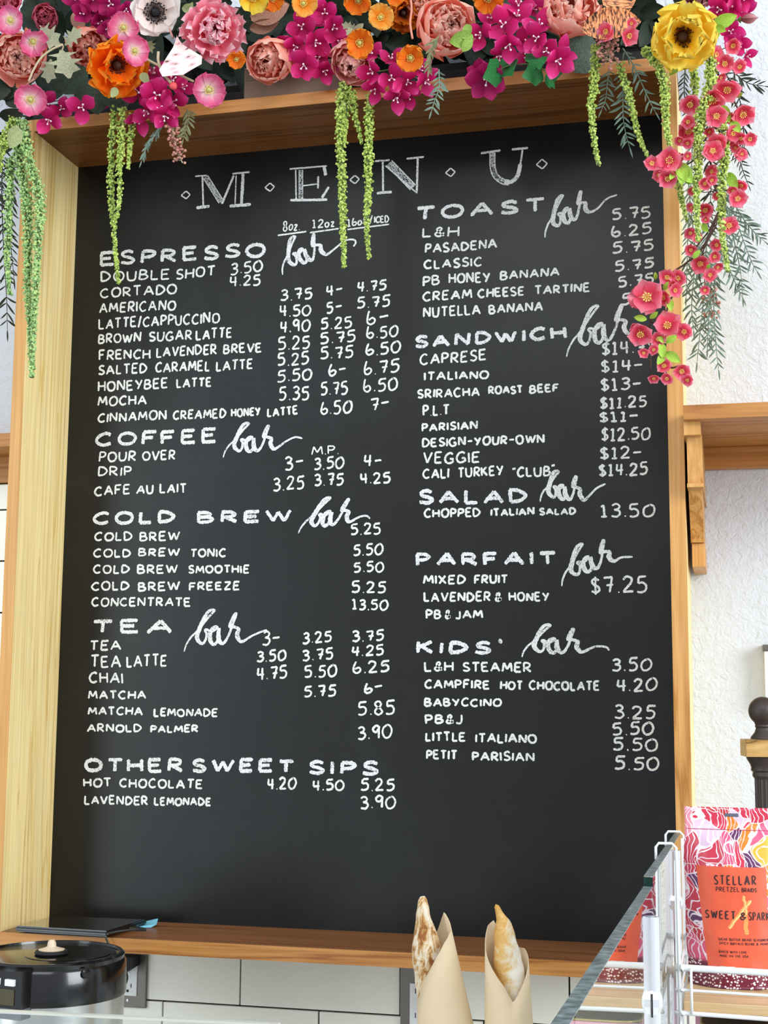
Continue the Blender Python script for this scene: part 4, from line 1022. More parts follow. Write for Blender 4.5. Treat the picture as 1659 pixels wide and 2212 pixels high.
M_ROSE = petalmat('dark_rose_petal', [(0, (170, 40, 66)), (.5, (206, 76, 102)), (1, (228, 122, 140))])
M_HOT = petalmat('hot_pink_petal', [(0, (226, 80, 110)), (.5, (238, 110, 140)), (1, (244, 150, 170))])
M_POPP = petalmat('pink_poppy_petal', [(0, (252, 240, 214)), (.22, (252, 226, 222)), (.5, (244, 150, 184)), (.8, (234, 96, 146)), (1, (240, 124, 160))], .3)
M_POPO = petalmat('orange_poppy_petal', [(0, (238, 120, 20)), (.5, (246, 126, 22)), (.85, (250, 140, 34)), (1, (252, 176, 70))], .35)
M_POPL = petalmat('light_orange_poppy_petal', [(0, (240, 136, 26)), (.4, (248, 156, 40)), (1, (253, 200, 100))], .35)
M_BIGO = petalmat('big_orange_petal', [(0, (224, 78, 4)), (.35, (250, 108, 6)), (.8, (255, 136, 14)), (1, (255, 166, 46))], .4)
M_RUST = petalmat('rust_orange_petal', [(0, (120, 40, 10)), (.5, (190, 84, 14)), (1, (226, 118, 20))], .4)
M_YEL = petalmat('big_yellow_petal', [(0, (236, 136, 8)), (.2, (248, 176, 20)), (.42, (254, 212, 44)), (1, (255, 232, 100))], .35)
M_WHITE = petalmat('cream_anemone_petal', [(0, (240, 214, 204)), (.4, (250, 234, 226)), (1, (255, 250, 246))], .3)
M_MAG = petalmat('magenta_bract', [(0, (160, 12, 76)), (.4, (210, 26, 108)), (.8, (234, 58, 142)), (1, (248, 122, 182))], .45)
M_MAG2 = petalmat('wine_bract', [(0, (140, 12, 74)), (.5, (188, 28, 104)), (1, (214, 60, 132))], .45)
M_BLOS = petalmat('blossom_pink_petal', [(0, (254, 200, 170)), (.14, (228, 62, 92)), (.45, (246, 104, 134)), (1, (255, 168, 184))], .4)
M_DUSK = petalmat('dusky_pink_petal', [(0, (170, 90, 90)), (.5, (208, 140, 146)), (1, (232, 186, 188))])
YEL = plain('stamen_yellow', (238, 214, 110), 0.6); PIST = plain('pistil_green', (196, 200, 120), 0.6); DARK = plain('dark_brown_centre', (58, 34, 24), 0.7)
BLK = plain('black_centre', (16, 12, 20), 0.6); WHT = plain('white_stamen', (250, 224, 232), 0.5); OLV = plain('olive_centre', (176, 158, 100), 0.7)
def ico(m, c, r, sub=1):
    bm = bmesh.new(); bmesh.ops.create_icosphere(bm, subdivisions=sub, radius=r)
    for v in bm.verts: v.co += Vector(c)
    m.bm(bm)
def centre_mesh(name, kind):
    q = random.Random(5); a = MB(); b = MB()
    if kind in ('poppy', 'big', 'anem'):
        R0, n, hgt, br = {'poppy': (.24, 26, .16, .028), 'big': (.30, 46, .20, .026), 'anem': (.36, 60, .16, .030)}[kind]
        for k in range(n):
            t = 2*math.pi*k/n; rr = R0*q.uniform(.72, 1.08); h = hgt*q.uniform(.7, 1.1)
            p0, p1 = Vector((math.cos(t)*.08, math.sin(t)*.08, 0.02)), Vector((math.cos(t)*rr, math.sin(t)*rr, h))
            a.tube([p0, p1], .009, 3, caps=False); ico(a, p1, br)
        ico(b, (0, 0, .11 if kind != 'big' else .14), .13 if kind == 'poppy' else .14, 2)
        for k in range(8): t = 2*math.pi*k/8; b.tube([(0, 0, .245), (math.cos(t)*.10, math.sin(t)*.10, .215)], .014, 3)
    elif kind == 'floret':
        for k in range(3):
            t = 2.1*k+.5; p = Vector((math.cos(t)*.16, math.sin(t)*.16, .36)); a.tube([(0, 0, 0), p], .022, 4); ico(a, p, .062)
    elif kind == 'bloss':
        for k in range(9): t = 2*math.pi*k/9; p = Vector((math.cos(t)*.2, math.sin(t)*.2, .3)); a.tube([(0, 0, 0), p], .022, 3); ico(a, p, .05)
        ico(b, (0, 0, .06), .14)
    ms = []
    for m in (a, b):
        if not m.v: ms.append(None); continue
        me = bpy.data.meshes.new(name); me.from_pydata([tuple(v) for v in m.v], [], m.f); me.update(); ms.append(me)
    return ms
CP, CB, CA, CF, CBl = centre_mesh('stamens', 'poppy'), centre_mesh('stamens', 'big'), centre_mesh('stamens', 'anem'), centre_mesh('floret_centre', 'floret'), centre_mesh('blossom_centre', 'bloss')
def flower(name, label, cat, px, py, r, Y, fx=0, fz=0, roll=None, group=None):
    p = at(px, py, Y); t = thing(name, label, cat, group=group); R = r*pxm(px, py, Y)
    t.matrix_world = face_matrix(p, fx, fz, fr.uniform(0, 6.28) if roll is None else roll) @ Matrix.Diagonal((R, R, R, 1)); t.empty_display_size = 0.3
    return t
I4 = Matrix.Identity(4)
STEMG = plain('stem_green', (92, 112, 60), 0.7); STEMP = plain('pale_fuzzy_stem', (188, 172, 140), 0.8)
def calyx(t, depth=.9):
    if 'c' not in calyx.__dict__:
        m = MB(); m.lathe([(.04, -.9), (.05, -.25), (.22, -.1), (.30, .04), (.12, .02)], (0, 0, 0), 10); me = bpy.data.meshes.new('calyx'); me.from_pydata([tuple(v) for v in m.v], [], m.f); me.materials.append(STEMG); me.update(); calyx.c = me
    child('calyx', calyx.c, t, Matrix.Translation((0, 0, -.02)))
def peony(label, px, py, r, Y, mat, fx=0, fz=0, closed=.0, mat_in=None):
    t = flower('peony', label, 'peony', px, py, r*1.22, Y, fx, fz); k = 1-closed*.3
    t.matrix_world = t.matrix_world @ Matrix.Translation((0, 0, -.45))
    ring(t, PM['cup'], mat, 6, .08, 0, .86, 0, tilt=closed*-12); ring(t, PM['cup'], mat, 6, .06, .05, .74, .5, tilt=-8)
    ring(t, PM['cup2'], mat, 7, .05, .1, .80, .2, tilt=2); ring(t, PM['in'], mat_in or mat, 10, .24, .12, .88, .1, tilt=12); ring(t, PM['ruf2'], mat_in or mat, 11, .15, .14, .80, .3, tilt=0, jit=.2); ring(t, PM['in'], mat_in or mat, 8, .10, .18, .86, .3, tilt=-2, jit=.2); ring(t, PM['ruf2'], mat_in or mat, 6, .03, .24, .74, .5, tilt=-14, jit=.25)
    calyx(t); return t
def carnation(label, px, py, r, Y, mat, fx=0, fz=0):
    t = flower('ruffled_peony', label, 'peony', px, py, r*1.12, Y, fx, fz)
    t.matrix_world = t.matrix_world @ Matrix.Translation((0, 0, -.3))
    ring(t, PM['ruf'], mat, 11, .06, -.05, .92, 0, tilt=-8); ring(t, PM['ruf'], mat, 10, .05, .08, .86, .3, tilt=8); ring(t, PM['ruf2'], mat, 10, .08, .12, .95, .1, tilt=2)
    ring(t, PM['ruf2'], mat, 9, .04, .18, .86, .2, tilt=14); ring(t, PM['in'], mat, 7, .16, .16, .72, .4, tilt=4)
    calyx(t); return t
def poppy(label, px, py, r, Y, mat, fx=0, fz=0, kind='small', n=6):
    t = flower('poppy', label, 'poppy', px, py, r, Y, fx, fz)
    ms = {'small': PM['fan'], 'frill': PM['frill'], 'big': PM['bigfrill']}[kind]
    if kind == 'big':
        ring(t, ms, mat, n, .03, 0, .98, 0, .16); ring(t, PM['innerfrill'], mat, n, .05, .04, .98, .5, .2)
        child('stamens', withmat(CB[0], DARK), t, Matrix.Translation((0, 0, .06))); child('seed_head', withmat(CB[1], DARK), t, Matrix.Translation((0, 0, .1)))
    else:
        ring(t, ms, mat, 3, .02, 0, 1.0, 0, .1); ring(t, ms, mat, 3, .02, .03, .95, 1.05, .1)
        child('stamens', withmat(CP[0], YEL), t, Matrix.Translation((0, 0, .06))); child('seed_head', withmat(CP[1], PIST), t, Matrix.Translation((0, 0, .05)))
    calyx(t); return t
# ---------------------------------------------------------------- bed of the garland
FT = H+TT
tray = thing('flower_tray', 'black plastic tray holding the flower stems on top of the frame', 'tray', (0.4, -0.07, FT))
tm = MB(); X0, X1 = at(60, 240, -0.12).x, at(1400, 130, -0.12).x
tm.box(X0, X1, -0.125, -0.004, FT+0.0003, FT+0.026, 0.002); tm.build('tray_body', BLACK_R, tray)
foam = MB().box(X0+0.01, X1-0.01, -0.115, -0.012, FT+0.0262, FT+0.042, 0.002).build('foam_block', plain('dark_foam', (20, 26, 18), 0.9), tray)
bx = thing('cardboard_box', 'brown grey cardboard box showing between the flowers above the frame edge', 'box', (at(630, 200, -0.14).x, -0.14, FT))
xa, xb = at(527, 215, -0.148).x, at(742, 200, -0.148).x
MB().box(xa, xb, -0.1485, -0.1285, FT+0.0004, FT+0.052, 0.0008).build('box_body', plain('brown_card', (126, 108, 92), 0.8), bx)
MB().box(xa+0.002, xb-0.002, -0.1489, -0.1485, FT+0.030, FT+0.0505).build('box_flap', plain('brown_card_flap', (112, 96, 84), 0.8), bx)
# ---------------------------------------------------------------- leaves
def leafmat(name, a, b_, c, sc=30, rough=0.55):
    m, nt, b = newmat(name); v = coords(nt, (1, 1, 1)); n = noise_tex(nt, v, sc, 3, 0.6); r = ramp(nt, [(.3, a), (.55, b_), (.75, c)], n)
    nt.links.new(r.outputs[0], b.inputs['Base Color']); b.inputs['Roughness'].default_value = rough; b.inputs['Specular IOR Level'].default_value = 0.3; return m
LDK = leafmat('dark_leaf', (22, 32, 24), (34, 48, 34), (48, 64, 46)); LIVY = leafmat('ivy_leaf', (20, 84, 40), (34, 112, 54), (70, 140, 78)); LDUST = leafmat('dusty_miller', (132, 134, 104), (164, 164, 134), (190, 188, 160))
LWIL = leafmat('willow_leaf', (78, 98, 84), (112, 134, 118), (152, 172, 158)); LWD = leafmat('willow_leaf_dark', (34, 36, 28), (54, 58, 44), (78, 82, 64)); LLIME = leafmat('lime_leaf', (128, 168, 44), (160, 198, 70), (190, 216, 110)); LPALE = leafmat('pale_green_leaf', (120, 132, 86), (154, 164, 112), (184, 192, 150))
def crotonmat():
    m, nt, b = newmat('croton_leaf'); tc = N(nt, 'ShaderNodeTexCoord'); mp = N(nt, 'ShaderNodeMapping'); mp.inputs['Scale'].default_value = (1.2, 9, 1); mp.inputs['Rotation'].default_value = (0, 0, .25); nt.links.new(tc.outputs['UV'], mp.inputs[0])
    n = noise_tex(nt, mp.outputs[0], 3.0, 3, 0.6, .4); r = ramp(nt, [(.40, (52, 34, 22)), (.46, (150, 84, 48)), (.52, (230, 150, 98)), (.75, (244, 186, 120))], n); nt.links.new(r.outputs[0], b.inputs['Base Color']); b.inputs['Roughness'].default_value = .5; return m
LCRO = crotonmat()
def caladmat():
    m, nt, b = newmat('caladium_leaf'); tc = N(nt, 'ShaderNodeTexCoord'); vo = N(nt, 'ShaderNodeTexVoronoi'); vo.inputs['Scale'].default_value = 5.5; mp = N(nt, 'ShaderNodeMapping'); mp.inputs['Scale'].default_value = (1.6, .8, 1); nt.links.new(tc.outputs['UV'], mp.inputs[0]); nt.links.new(mp.outputs[0], vo.inputs['Vector'])
    r = ramp(nt, [(.13, (92, 88, 66)), (.17, (150, 140, 110)), (.22, (244, 176, 184)), (.5, (250, 222, 214))], vo.outputs['Distance']); nt.links.new(r.outputs[0], b.inputs['Base Color']); b.inputs['Roughness'].default_value = .5; return m
LCAL = caladmat()
LM = {'oval': [petal(1.0, .27, 8, -22, .30, .02, 3, 'blade', 4, 7, k) for k in (51, 52)], 'slim': [petal(1.0, .066, 22, -34, .5, 0, 3, 'blade', 2, 5, 53), petal(1.0, .058, -12, 26, .5, 0, 3, 'blade', 2, 5, 54)], 'round': [petal(1.0, .42, 10, -20, .25, .02, 3, 'blade', 6, 7, k) for k in (55,)],
      'big': [petal(1.0, .46, 10, -25, .2, .03, 4, 'blade', 8, 9, 56)]}
def lobed(kind, seed=0):
    q = random.Random(seed)
    P = {'ivy': [(0,0),(-.06,.16),(-.02,.30),(.12,.37),(.24,.36),(.36,.40),(.48,.42),(.58,.34),(.74,.20),(1.0,0)], 'dusty': [(0,.03),(.14,.07),(.22,.30),(.30,.13),(.42,.15),(.50,.36),(.60,.17),(.72,.22),(.82,.26),(.86,.10),(1.0,.03)],
         'maple': [(0,.02),(.08,.34),(.22,.20),(.42,.50),(.50,.20),(.70,.34),(.72,.12),(1.0,0)], 'arrow': [(0,.0),(.2,.05),(.34,.10),(.55,.24),(.8,.44),(.96,.40),(1.0,.2),(1.02,0)]}[kind]
    up = P; n = len(up); V = []; Fc = []; UV = []
    for x, y in up: V.append((x, 0, 0.05*math.sin(x*3))); UV.append((x, .5))
    for sg in (1, -1):
        for x, y in up: V.append((x, sg*y, 0.05*math.sin(x*3)+abs(y)*.28-y*y*.4)); UV.append((x, .5+sg*y))
    for i in range(n-1): Fc += [(i, i+1, n+i+1, n+i), (i+1, i, 2*n+i, 2*n+i+1)]
    me = bpy.data.meshes.new('leaf'); me.from_pydata(V, [], Fc); ul = me.uv_layers.new(name='UVMap')
    for lp in me.loops: ul.data[lp.index].uv = UV[lp.vertex_index]
    me.polygons.foreach_set('use_smooth', [True]*len(Fc)); me.update(); return me
LB = {k: [lobed(k)] for k in ('ivy', 'dusty', 'maple', 'arrow')}
def leaf_matrix(p, q, tip_off=(0, 0), flip=1, Yt=None, twist=0.0):
    """leaf from point p to point q (world), its face turned to the viewer"""
    d = (q-p); L = d.length; d.normalize(); n = (CAM-p).normalized(); n = (n - d*n.dot(d)).normalized(); y = n.cross(d)
    return Matrix.Translation(p) @ Matrix((d, y, n)).transposed().to_4x4() @ Matrix.Rotation(twist, 4, 'X') @ Matrix.Diagonal((L, L, L, 1))
def sprig(name, label, cat, leaves, mat, Y, stem=None, sr=0.0012, stem_mat=None, group=None):
    """leaves: (kind, x0, y0, x1, y1[, dY0, dY1, width])"""
    x0, y0 = leaves[0][1:3]; t = thing(name, label, cat, tuple(at(x0, y0, Y)), group); w = wloc(t)
    for lf in leaves:
        k, a, b, c, d = lf[:5]; e0, e1 = (lf[5], lf[6]) if len(lf) > 6 else (0, -.01); wd = lf[7] if len(lf) > 7 else 1
        me = fr.choice((LM.get(k) or LB.get(k))); p, q = at(a, b, Y+e0), at(c, d, Y+e1)
        M = leaf_matrix(p, q, twist=fr.uniform(-.35, .35)); M = Matrix.Translation(-w) @ M @ Matrix.Diagonal((1, wd, 1, 1)); child('leaf', withmat(me, mat), t, M)
    if stem:
        for s in (stem if isinstance(stem[0][0], (list, tuple)) else [stem]):
            MB().tube(crom([at(*s_[:2], Y+(s_[2] if len(s_) > 2 else 0.002)) for s_ in s], 5), sr, 6).build('stem', stem_mat or STEMG, t, True)
    return t
def frond(label, pts, L, n, mat, Y, w=1.0, group='grey green pepper tree fronds', Y1=None, ang=48, cat='frond'):
    """hanging stem with paired narrow leaflets"""
    P = crom([at(a, b, Y + ((Y1-Y)*i/(len(pts)-1) if Y1 is not None else 0)) for i, (a, b) in enumerate(pts)], 8)
    t = thing('pepper_tree_frond', label, cat, tuple(P[0]), group); o = wloc(t); s = pxm(*pts[0], Y)*L
    rr = [0.0011*(1-.6*i/len(P)) for i in range(len(P))]; m = MB(); m.tube(P, rr, 5); m.build('stem', mat, t, True)
    cum = [0]; 
    for a, b in zip(P, P[1:]): cum.append(cum[-1]+(b-a).length)
    for k in range(n):
        d = cum[-1]*min(1, .05+.95*(k+fr.uniform(-.3, .3))/n) if k else cum[-1]*.05; i = max(1, next((j for j in range(len(cum)) if cum[j] >= d), len(cum)-1)); p = P[i-1].lerp(P[i], (d-cum[i-1])/max(1e-6, cum[i]-cum[i-1])); tg = (P[i]-P[i-1]).normalized()
        nn = (CAM-p).normalized(); sd = nn.cross(tg).normalized()
        for sg in (1, -1):
            a = math.radians(ang-8+fr.uniform(-15, 15)); q = p + (tg*math.cos(a) + sd*sg*math.sin(a) + nn*fr.uniform(-.25, .25)).normalized()*s*fr.uniform(.7, 1.15)*(1-.35*abs(k/n-.45))
            child('leaflet', withmat(fr.choice(LM['slim']), mat), t, Matrix.Translation(-o) @ leaf_matrix(p, q, twist=fr.uniform(-.5, .5)) @ Matrix.Diagonal((1, w*1.3, 1, 1)))
    q = P[-1] + (P[-1]-P[-2]).normalized()*s*.8; child('leaflet', withmat(LM['slim'][0], mat), t, Matrix.Translation(-o) @ leaf_matrix(P[-1], q) @ Matrix.Diagonal((1, w, 1, 1)))
    return t
# ---------------------------------------------------------------- amaranth strands
def beadmat():
    m, nt, b = newmat('amaranth_green'); v = coords(nt, (1, 1, 1)); n = noise_tex(nt, v, 260, 2, 0.6); r = ramp(nt, [(.34, (112, 134, 48)), (.48, (166, 190, 82)), (.6, (204, 222, 122)), (.75, (228, 236, 156))], n)
    nt.links.new(r.outputs[0], b.inputs['Base Color']); b.inputs['Roughness'].default_value = 0.7; return m
BEAD = beadmat()
def beadmat2():
    m, nt, b = newmat('amaranth_blue_green'); v = coords(nt, (1, 1, 1)); n = noise_tex(nt, v, 240, 2, 0.6); r = ramp(nt, [(.34, (104, 140, 78)), (.46, (150, 190, 120)), (.58, (190, 220, 146)), (.72, (230, 234, 120))], n)
    nt.links.new(r.outputs[0], b.inputs['Base Color']); b.inputs['Roughness'].default_value = 0.7; return m
BEAD2 = beadmat2()
def strand(label, pts, r, Y, mat=BEAD, Y1=None):
    q = random.Random(len(label)*31+int(pts[0][0])); P = crom([at(a, b, Y + ((Y1-Y)*i/(len(pts)-1) if Y1 is not None else 0)) for i, (a, b) in enumerate(pts)], 10); s = pxm(*pts[0], Y)
    T = [0]
    for a, b in zip(P, P[1:]): T.append(T[-1]+(b-a).length)
    V = []; Fc = []; tot = T[-1]; n = int(tot/s*2.5*(r/11)); rs = r*s
    t0 = (1+5**.5)/2; IV = [Vector(v).normalized() for v in ((-1,t0,0),(1,t0,0),(-1,-t0,0),(1,-t0,0),(0,-1,t0),(0,1,t0),(0,-1,-t0),(0,1,-t0),(t0,0,-1),(t0,0,1),(-t0,0,-1),(-t0,0,1))]
    IF = [(0,11,5),(0,5,1),(0,1,7),(0,7,10),(0,10,11),(1,5,9),(5,11,4),(11,10,2),(10,7,6),(7,1,8),(3,9,4),(3,4,2),(3,2,6),(3,6,8),(3,8,9),(4,9,5),(2,4,11),(6,2,10),(8,6,7),(9,8,1)]
    for k in range(n):
        d = q.random(); prof = (1-.62*max(0, d-.35)/.65)*(1 + .22*math.sin(d*tot/s*.42)); D = d*tot; lo, hi = 0, len(T)-1
        while hi-lo > 1: mid = (lo+hi)//2; (lo, hi) = (mid, hi) if T[mid] <= D else (lo, mid)
        p = P[lo].lerp(P[hi], (D-T[lo])/max(1e-9, T[hi]-T[lo])); tg = (P[hi]-P[lo]).normalized(); u = tg.orthogonal().normalized(); w = tg.cross(u); a = q.uniform(0, 6.28)
        rr = rs*prof*q.uniform(.35, 1.0); c = p + (u*math.cos(a)+w*math.sin(a))*rr + tg*q.uniform(-1, 1)*s; br = s*q.uniform(1.6, 3.4)*(.8+.2*prof); b = len(V)
        if q.random() < .04: br *= 1.5
        V += [c + v*br for v in IV]; Fc += [(b+i, b+j, b+l) for i, j, l in IF]
    m = MB(); m.v = V; m.f = Fc; t = thing('amaranth_strand', label, 'flower strand', tuple(P[0]), 'green hanging amaranth strands')
    MB().tube(P, rs*.35, 5).build('stem', STEMG, t, True)
    o = mesh_obj('seed_clusters', [v-wloc(t) for v in V], Fc, mat, t); o['kind'] = 'stuff'; return t
# ================================================================ the garland itself, from left to right
# leafy backing
def backing(label, x0, x1, y0, y1, n, mat, Y, kind='oval', L=70):
    q = random.Random(int(x0*7+y0)); lv = []
    for k in range(n):
        x = x0+(x1-x0)*(k+.5)/n+q.uniform(-12, 12); y = q.uniform(y0, y1); a = q.uniform(-.3, 3.4); l = L*q.uniform(.7, 1.15)
        lv.append((kind, x, y, x+math.cos(a)*l, y+math.sin(a)*l*.8, q.uniform(-.02, .03), q.uniform(-.05, .02)))
    return sprig('leafy_branch', label, 'foliage', lv, mat, Y, [(x0, (y0+y1)/2, .02), ((x0+x1)/2, (y0+y1)/2-8, .02), (x1, (y0+y1)/2, .02)], .0016)
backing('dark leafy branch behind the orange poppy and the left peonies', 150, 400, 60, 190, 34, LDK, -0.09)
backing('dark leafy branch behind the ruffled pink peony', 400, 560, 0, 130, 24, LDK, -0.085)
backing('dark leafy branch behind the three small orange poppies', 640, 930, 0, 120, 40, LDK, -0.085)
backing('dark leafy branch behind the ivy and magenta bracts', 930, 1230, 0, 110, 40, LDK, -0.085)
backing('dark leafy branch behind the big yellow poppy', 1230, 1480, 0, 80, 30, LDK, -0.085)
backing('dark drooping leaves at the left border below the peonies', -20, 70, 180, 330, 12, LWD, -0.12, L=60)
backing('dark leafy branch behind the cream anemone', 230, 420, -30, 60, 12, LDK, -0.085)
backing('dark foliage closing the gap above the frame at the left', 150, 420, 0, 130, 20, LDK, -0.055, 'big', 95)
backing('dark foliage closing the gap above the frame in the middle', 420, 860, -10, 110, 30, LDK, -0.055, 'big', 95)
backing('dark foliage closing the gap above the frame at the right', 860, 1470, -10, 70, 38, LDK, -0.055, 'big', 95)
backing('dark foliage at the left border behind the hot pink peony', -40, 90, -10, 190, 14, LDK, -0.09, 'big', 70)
# peonies
peony('big coral peony at the left border', 40, 122, 72, -0.22, M_CORAL, -.15, -.05, mat_in=M_CORAL)
peony('hot pink peony at the top left corner above the big coral one', 12, -8, 46, -0.21, M_HOT, .1, -.1)
peony('dusty coral peony between the silver leaves and the orange poppy', 190, 100, 56, -0.165, M_DUSTY, .15, -.2)
peony('small dark rose bloom at the top left against the pale wall', 98, 38, 36, -0.12, M_ROSE, 0, .2)
carnation('ruffled light pink peony with white petal edges beside the cream anemone', 462, 66, 78, -0.225, M_PINKR, .12, .1)
peony('cup shaped coral peony hanging over the cardboard box', 582, 128, 62, -0.19, M_CORAL, -.45, -.15, mat_in=M_DUSTY)
peony('pale pink peony under the small orange poppy above the amaranth', 762, 136, 60, -0.178, M_PALE, -.35, -.5, closed=.5)
peony('large closed coral peony beside the lime green leaf', 965, 60, 80, -0.19, M_CORAL, .35, .35, closed=.8)
peony('large light coral peony above the ivy left of the striped leaf', 1230, 18, 82, -0.20, M_CORAL, .15, .45)
peony('dusky pink bloom cut by the top edge above the yellow poppy', 1512, -22, 50, -0.15, M_DUSK, .1, -.1)
peony('dusky coral bloom between the closed coral peony and the left orange poppy', 905, 2, 40, -0.14, M_DUSTY, .1, .1)
# anemone
an = flower('anemone', 'cream white anemone with a black centre at the top', 'anemone', 335, 28, 64, -0.215, .05, .12)
ring(an, PM['anem'], M_WHITE, 5, .06, 0, .98, .2, .08); ring(an, PM['anem'], M_WHITE, 5, .06, .04, .86, .85, .1)
child('stamens', withmat(CA[0], BLK), an, Matrix.Translation((0, 0, .08))); child('seed_head', withmat(CA[1], BLK), an, Matrix.Translation((0, 0, .12))); calyx(an)
# small pink poppies
for l, x, y, r, fx, fz, Y in (('pink poppy with an olive centre at the left border above the big coral peony', 24, 44, 33, -.3, .1, -0.265), ('pink poppy below the dark rose bloom, half over the coral peony', 70, 88, 34, .3, -.5, -0.250),
                              ('pink poppy left of the cream anemone', 268, 60, 37, -.2, .05, -0.235), ('pink poppy in front of the big orange poppy', 289, 110, 34, .45, .0, -0.285),
                              ('pink poppy with a white heart hanging over the left end of the frame', 66, 214, 38, -.1, -.2, -0.245), ('pink poppy on a pale stem against the dark gap left of the cardboard box', 450, 194, 40, .2, -.1, -0.225)):
    poppy(l, x, y, r, Y, M_POPP, fx, fz, 'small')
poppy('big orange poppy with a dark centre near the left end', 248, 138, 68, -0.225, M_BIGO, .35, -.25, 'big', 6)
poppy('big yellow poppy at the right end of the frame', 1474, 78, 80, -0.235, M_YEL, .05, -.05, 'big', 6)
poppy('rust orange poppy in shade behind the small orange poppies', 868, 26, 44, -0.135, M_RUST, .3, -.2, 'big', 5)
for l, x, y, r, fx, fz, Y, m in (('small orange poppy between the ruffled peony and the cup shaped peony', 510, 126, 24, .2, -.7, -0.235, M_POPO), ('orange poppy cut by the top edge above the hydrangea florets', 655, 8, 32, .05, .1, -0.235, M_POPL),
                                 ('small frilled orange poppy over the pale pink peony', 777, 92, 36, -.05, -.1, -0.255, M_POPO), ('light orange poppy, upper one of the trio in the middle', 822, 38, 32, .1, .1, -0.245, M_POPL),
                                 ('small orange poppy, rightmost of the trio in the middle', 886, 124, 34, .1, -.2, -0.255, M_POPO), ('orange poppy seen from below at the top edge left of the trio', 774, -2, 34, .0, -.9, -0.235, M_POPO),
                                 ('orange poppy at the top edge right above the rust one', 852, -12, 26, .2, -.6, -0.235, M_POPO), ('orange poppy seen from below at the top edge above the magenta bracts', 1055, -6, 36, .1, -.8, -0.235, M_POPO),
                                 ('orange poppy petals beside the yellow one at the top edge', 588, -4, 28, .2, -.5, -0.21, M_POPO)):
    poppy(l, x, y, r, Y, m, fx, fz, 'frill')
poppy('yellow frilled poppy at the top edge beside the ruffled pink peony', 545, -8, 38, -0.235, M_YEL, .1, -.5, 'frill')
# ---------------------------------------------------------------- magenta bract clusters
def cluster(label, fl, Y, mat=M_MAG, n=4, name='bract_cluster', cat='flower cluster'):
    t = thing(name, label, cat, tuple(at(fl[0][0], fl[0][1], Y+.02))); o = Matrix.Translation(-wloc(t)); base = at(sum(f[0] for f in fl)/len(fl), sum(f[1] for f in fl)/len(fl)-20, Y+.05)
    sm = MB()
    for f in fl:
        x, y, r = f[:3]; fx, fz = (f[3], f[4]) if len(f) > 4 else (fr.uniform(-.4, .4), fr.uniform(-.4, .3)); yy = Y + (f[5] if len(f) > 5 else fr.uniform(-.014, .014)); p = at(x, y, yy); R = r*1.22*pxm(x, y, yy)
        c = child('floret', withmat(CF[0], WHT), t, o @ face_matrix(p, fx, fz, fr.uniform(0, 6.28)) @ Matrix.Diagonal((R, R, R, 1)))
        k0 = f[6] if len(f) > 6 else n
        for k in range(k0):
            a = 2*math.pi*(k+fr.uniform(-.08, .08))/k0; s = fr.uniform(.9, 1.08); child('bract', withmat(fr.choice(PM['bract']), mat), c, Matrix.Rotation(a, 4, 'Z') @ Matrix.Translation((.03, 0, .02*(k % 2))) @ Matrix.Rotation(math.radians(fr.uniform(-16, 8)), 4, 'Y') @ Matrix.Diagonal((s, s, s, 1)))
        sm.tube([p + (p-CAM).normalized()*.002, base], .0008, 5)
    sm.build('stems', STEMG, t, True); return t
cluster('dark magenta hydrangea cluster above the dusty coral peony', [(165,-2,26),(205,22,30),(240,8,30),(215,48,28),(252,40,26),(180,30,24),(232,60,22),(272,20,22),(205,-8,28)], -0.165, M_MAG2)
cluster('magenta bracts draped over the frame at the left end', [(105,258,30,-.1,-.4,-.02,3),(98,222,26,.2,0,0,3),(178,232,33,-.1,0,-.02,3),(132,236,26,.1,.2,.01,3),(212,222,22,.4,.1,.02,3)], -0.19, M_MAG, 3)
cluster('magenta bract cluster hanging below the big orange poppy', [(338,206,36,0,0,-.03,4),(300,200,36,-.4,.1),(372,220,34,.4,-.1),(318,240,32,-.3,-.4),(356,250,30,.1,-.6,-.02),(330,160,34,0,.5,.01),(392,190,30,.6,.3),(300,258,28,-.4,-.6),(370,175,30,.4,.5,.0),(344,232,32,.1,-.2,-.02)], -0.195, M_MAG, 3)
cluster('magenta hydrangea cluster beside the cup shaped coral peony', [(612,96,32),(652,58,32),(680,92,34),(657,140,34,-.1,-.4,-.02),(702,28,30),(672,28,28),(719,60,30,.3,0),(640,100,28),(690,122,28),(700,152,28,.3,-.4,.01),(730,90,26,.4,0,.02)], -0.185, M_MAG, 4)
cluster('bright magenta bract cluster over the frame edge in the middle', [(803,116,28,-.2,.4),(846,168,32,0,-.1,-.03),(880,176,30,.2,-.2,-.02),(918,176,30,.5,-.2,-.02),(856,210,30,0,-.7,-.01),(806,156,32,-.5,0),(812,192,30,-.5,-.5,0),(880,205,28,.3,-.6,0),(845,128,26,0,.6,.01),(905,150,26,.5,.2,.01)], -0.205, M_MAG, 3)
cluster('bright magenta bract cluster under the orange poppies right of the closed peony', [(1087,54,36,-.1,.2,-.02),(1116,36,34,.1,.5),(1040,76,34,-.5,0,-.01),(1099,96,36,0,-.5,-.03),(1120,12,32,0,.4,0),(1063,40,28,-.4,.4,.01),(1135,90,30,.3,0,.01),(1150,20,28,.5,.3,.02),(1080,120,28,-.2,-.6,.01)], -0.205, M_MAG, 3)
cluster('magenta bract cluster tipped towards the ivy', [(1165,56,34,0,.5,0),(1160,82,32,-.2,0,-.02),(1203,130,34,.3,-.2,-.03,4),(1180,110,30,0,0,-.01),(1218,112,28,.6,.3,0),(1140,118,26,-.4,-.3,.01)], -0.215, M_MAG, 3)
cluster('wine red star shaped bloom hanging below the ivy', [(1052,172,40,0,-.3,0,6),(1040,160,30,-.2,.2,.015,5)], -0.20, M_MAG2, 5)
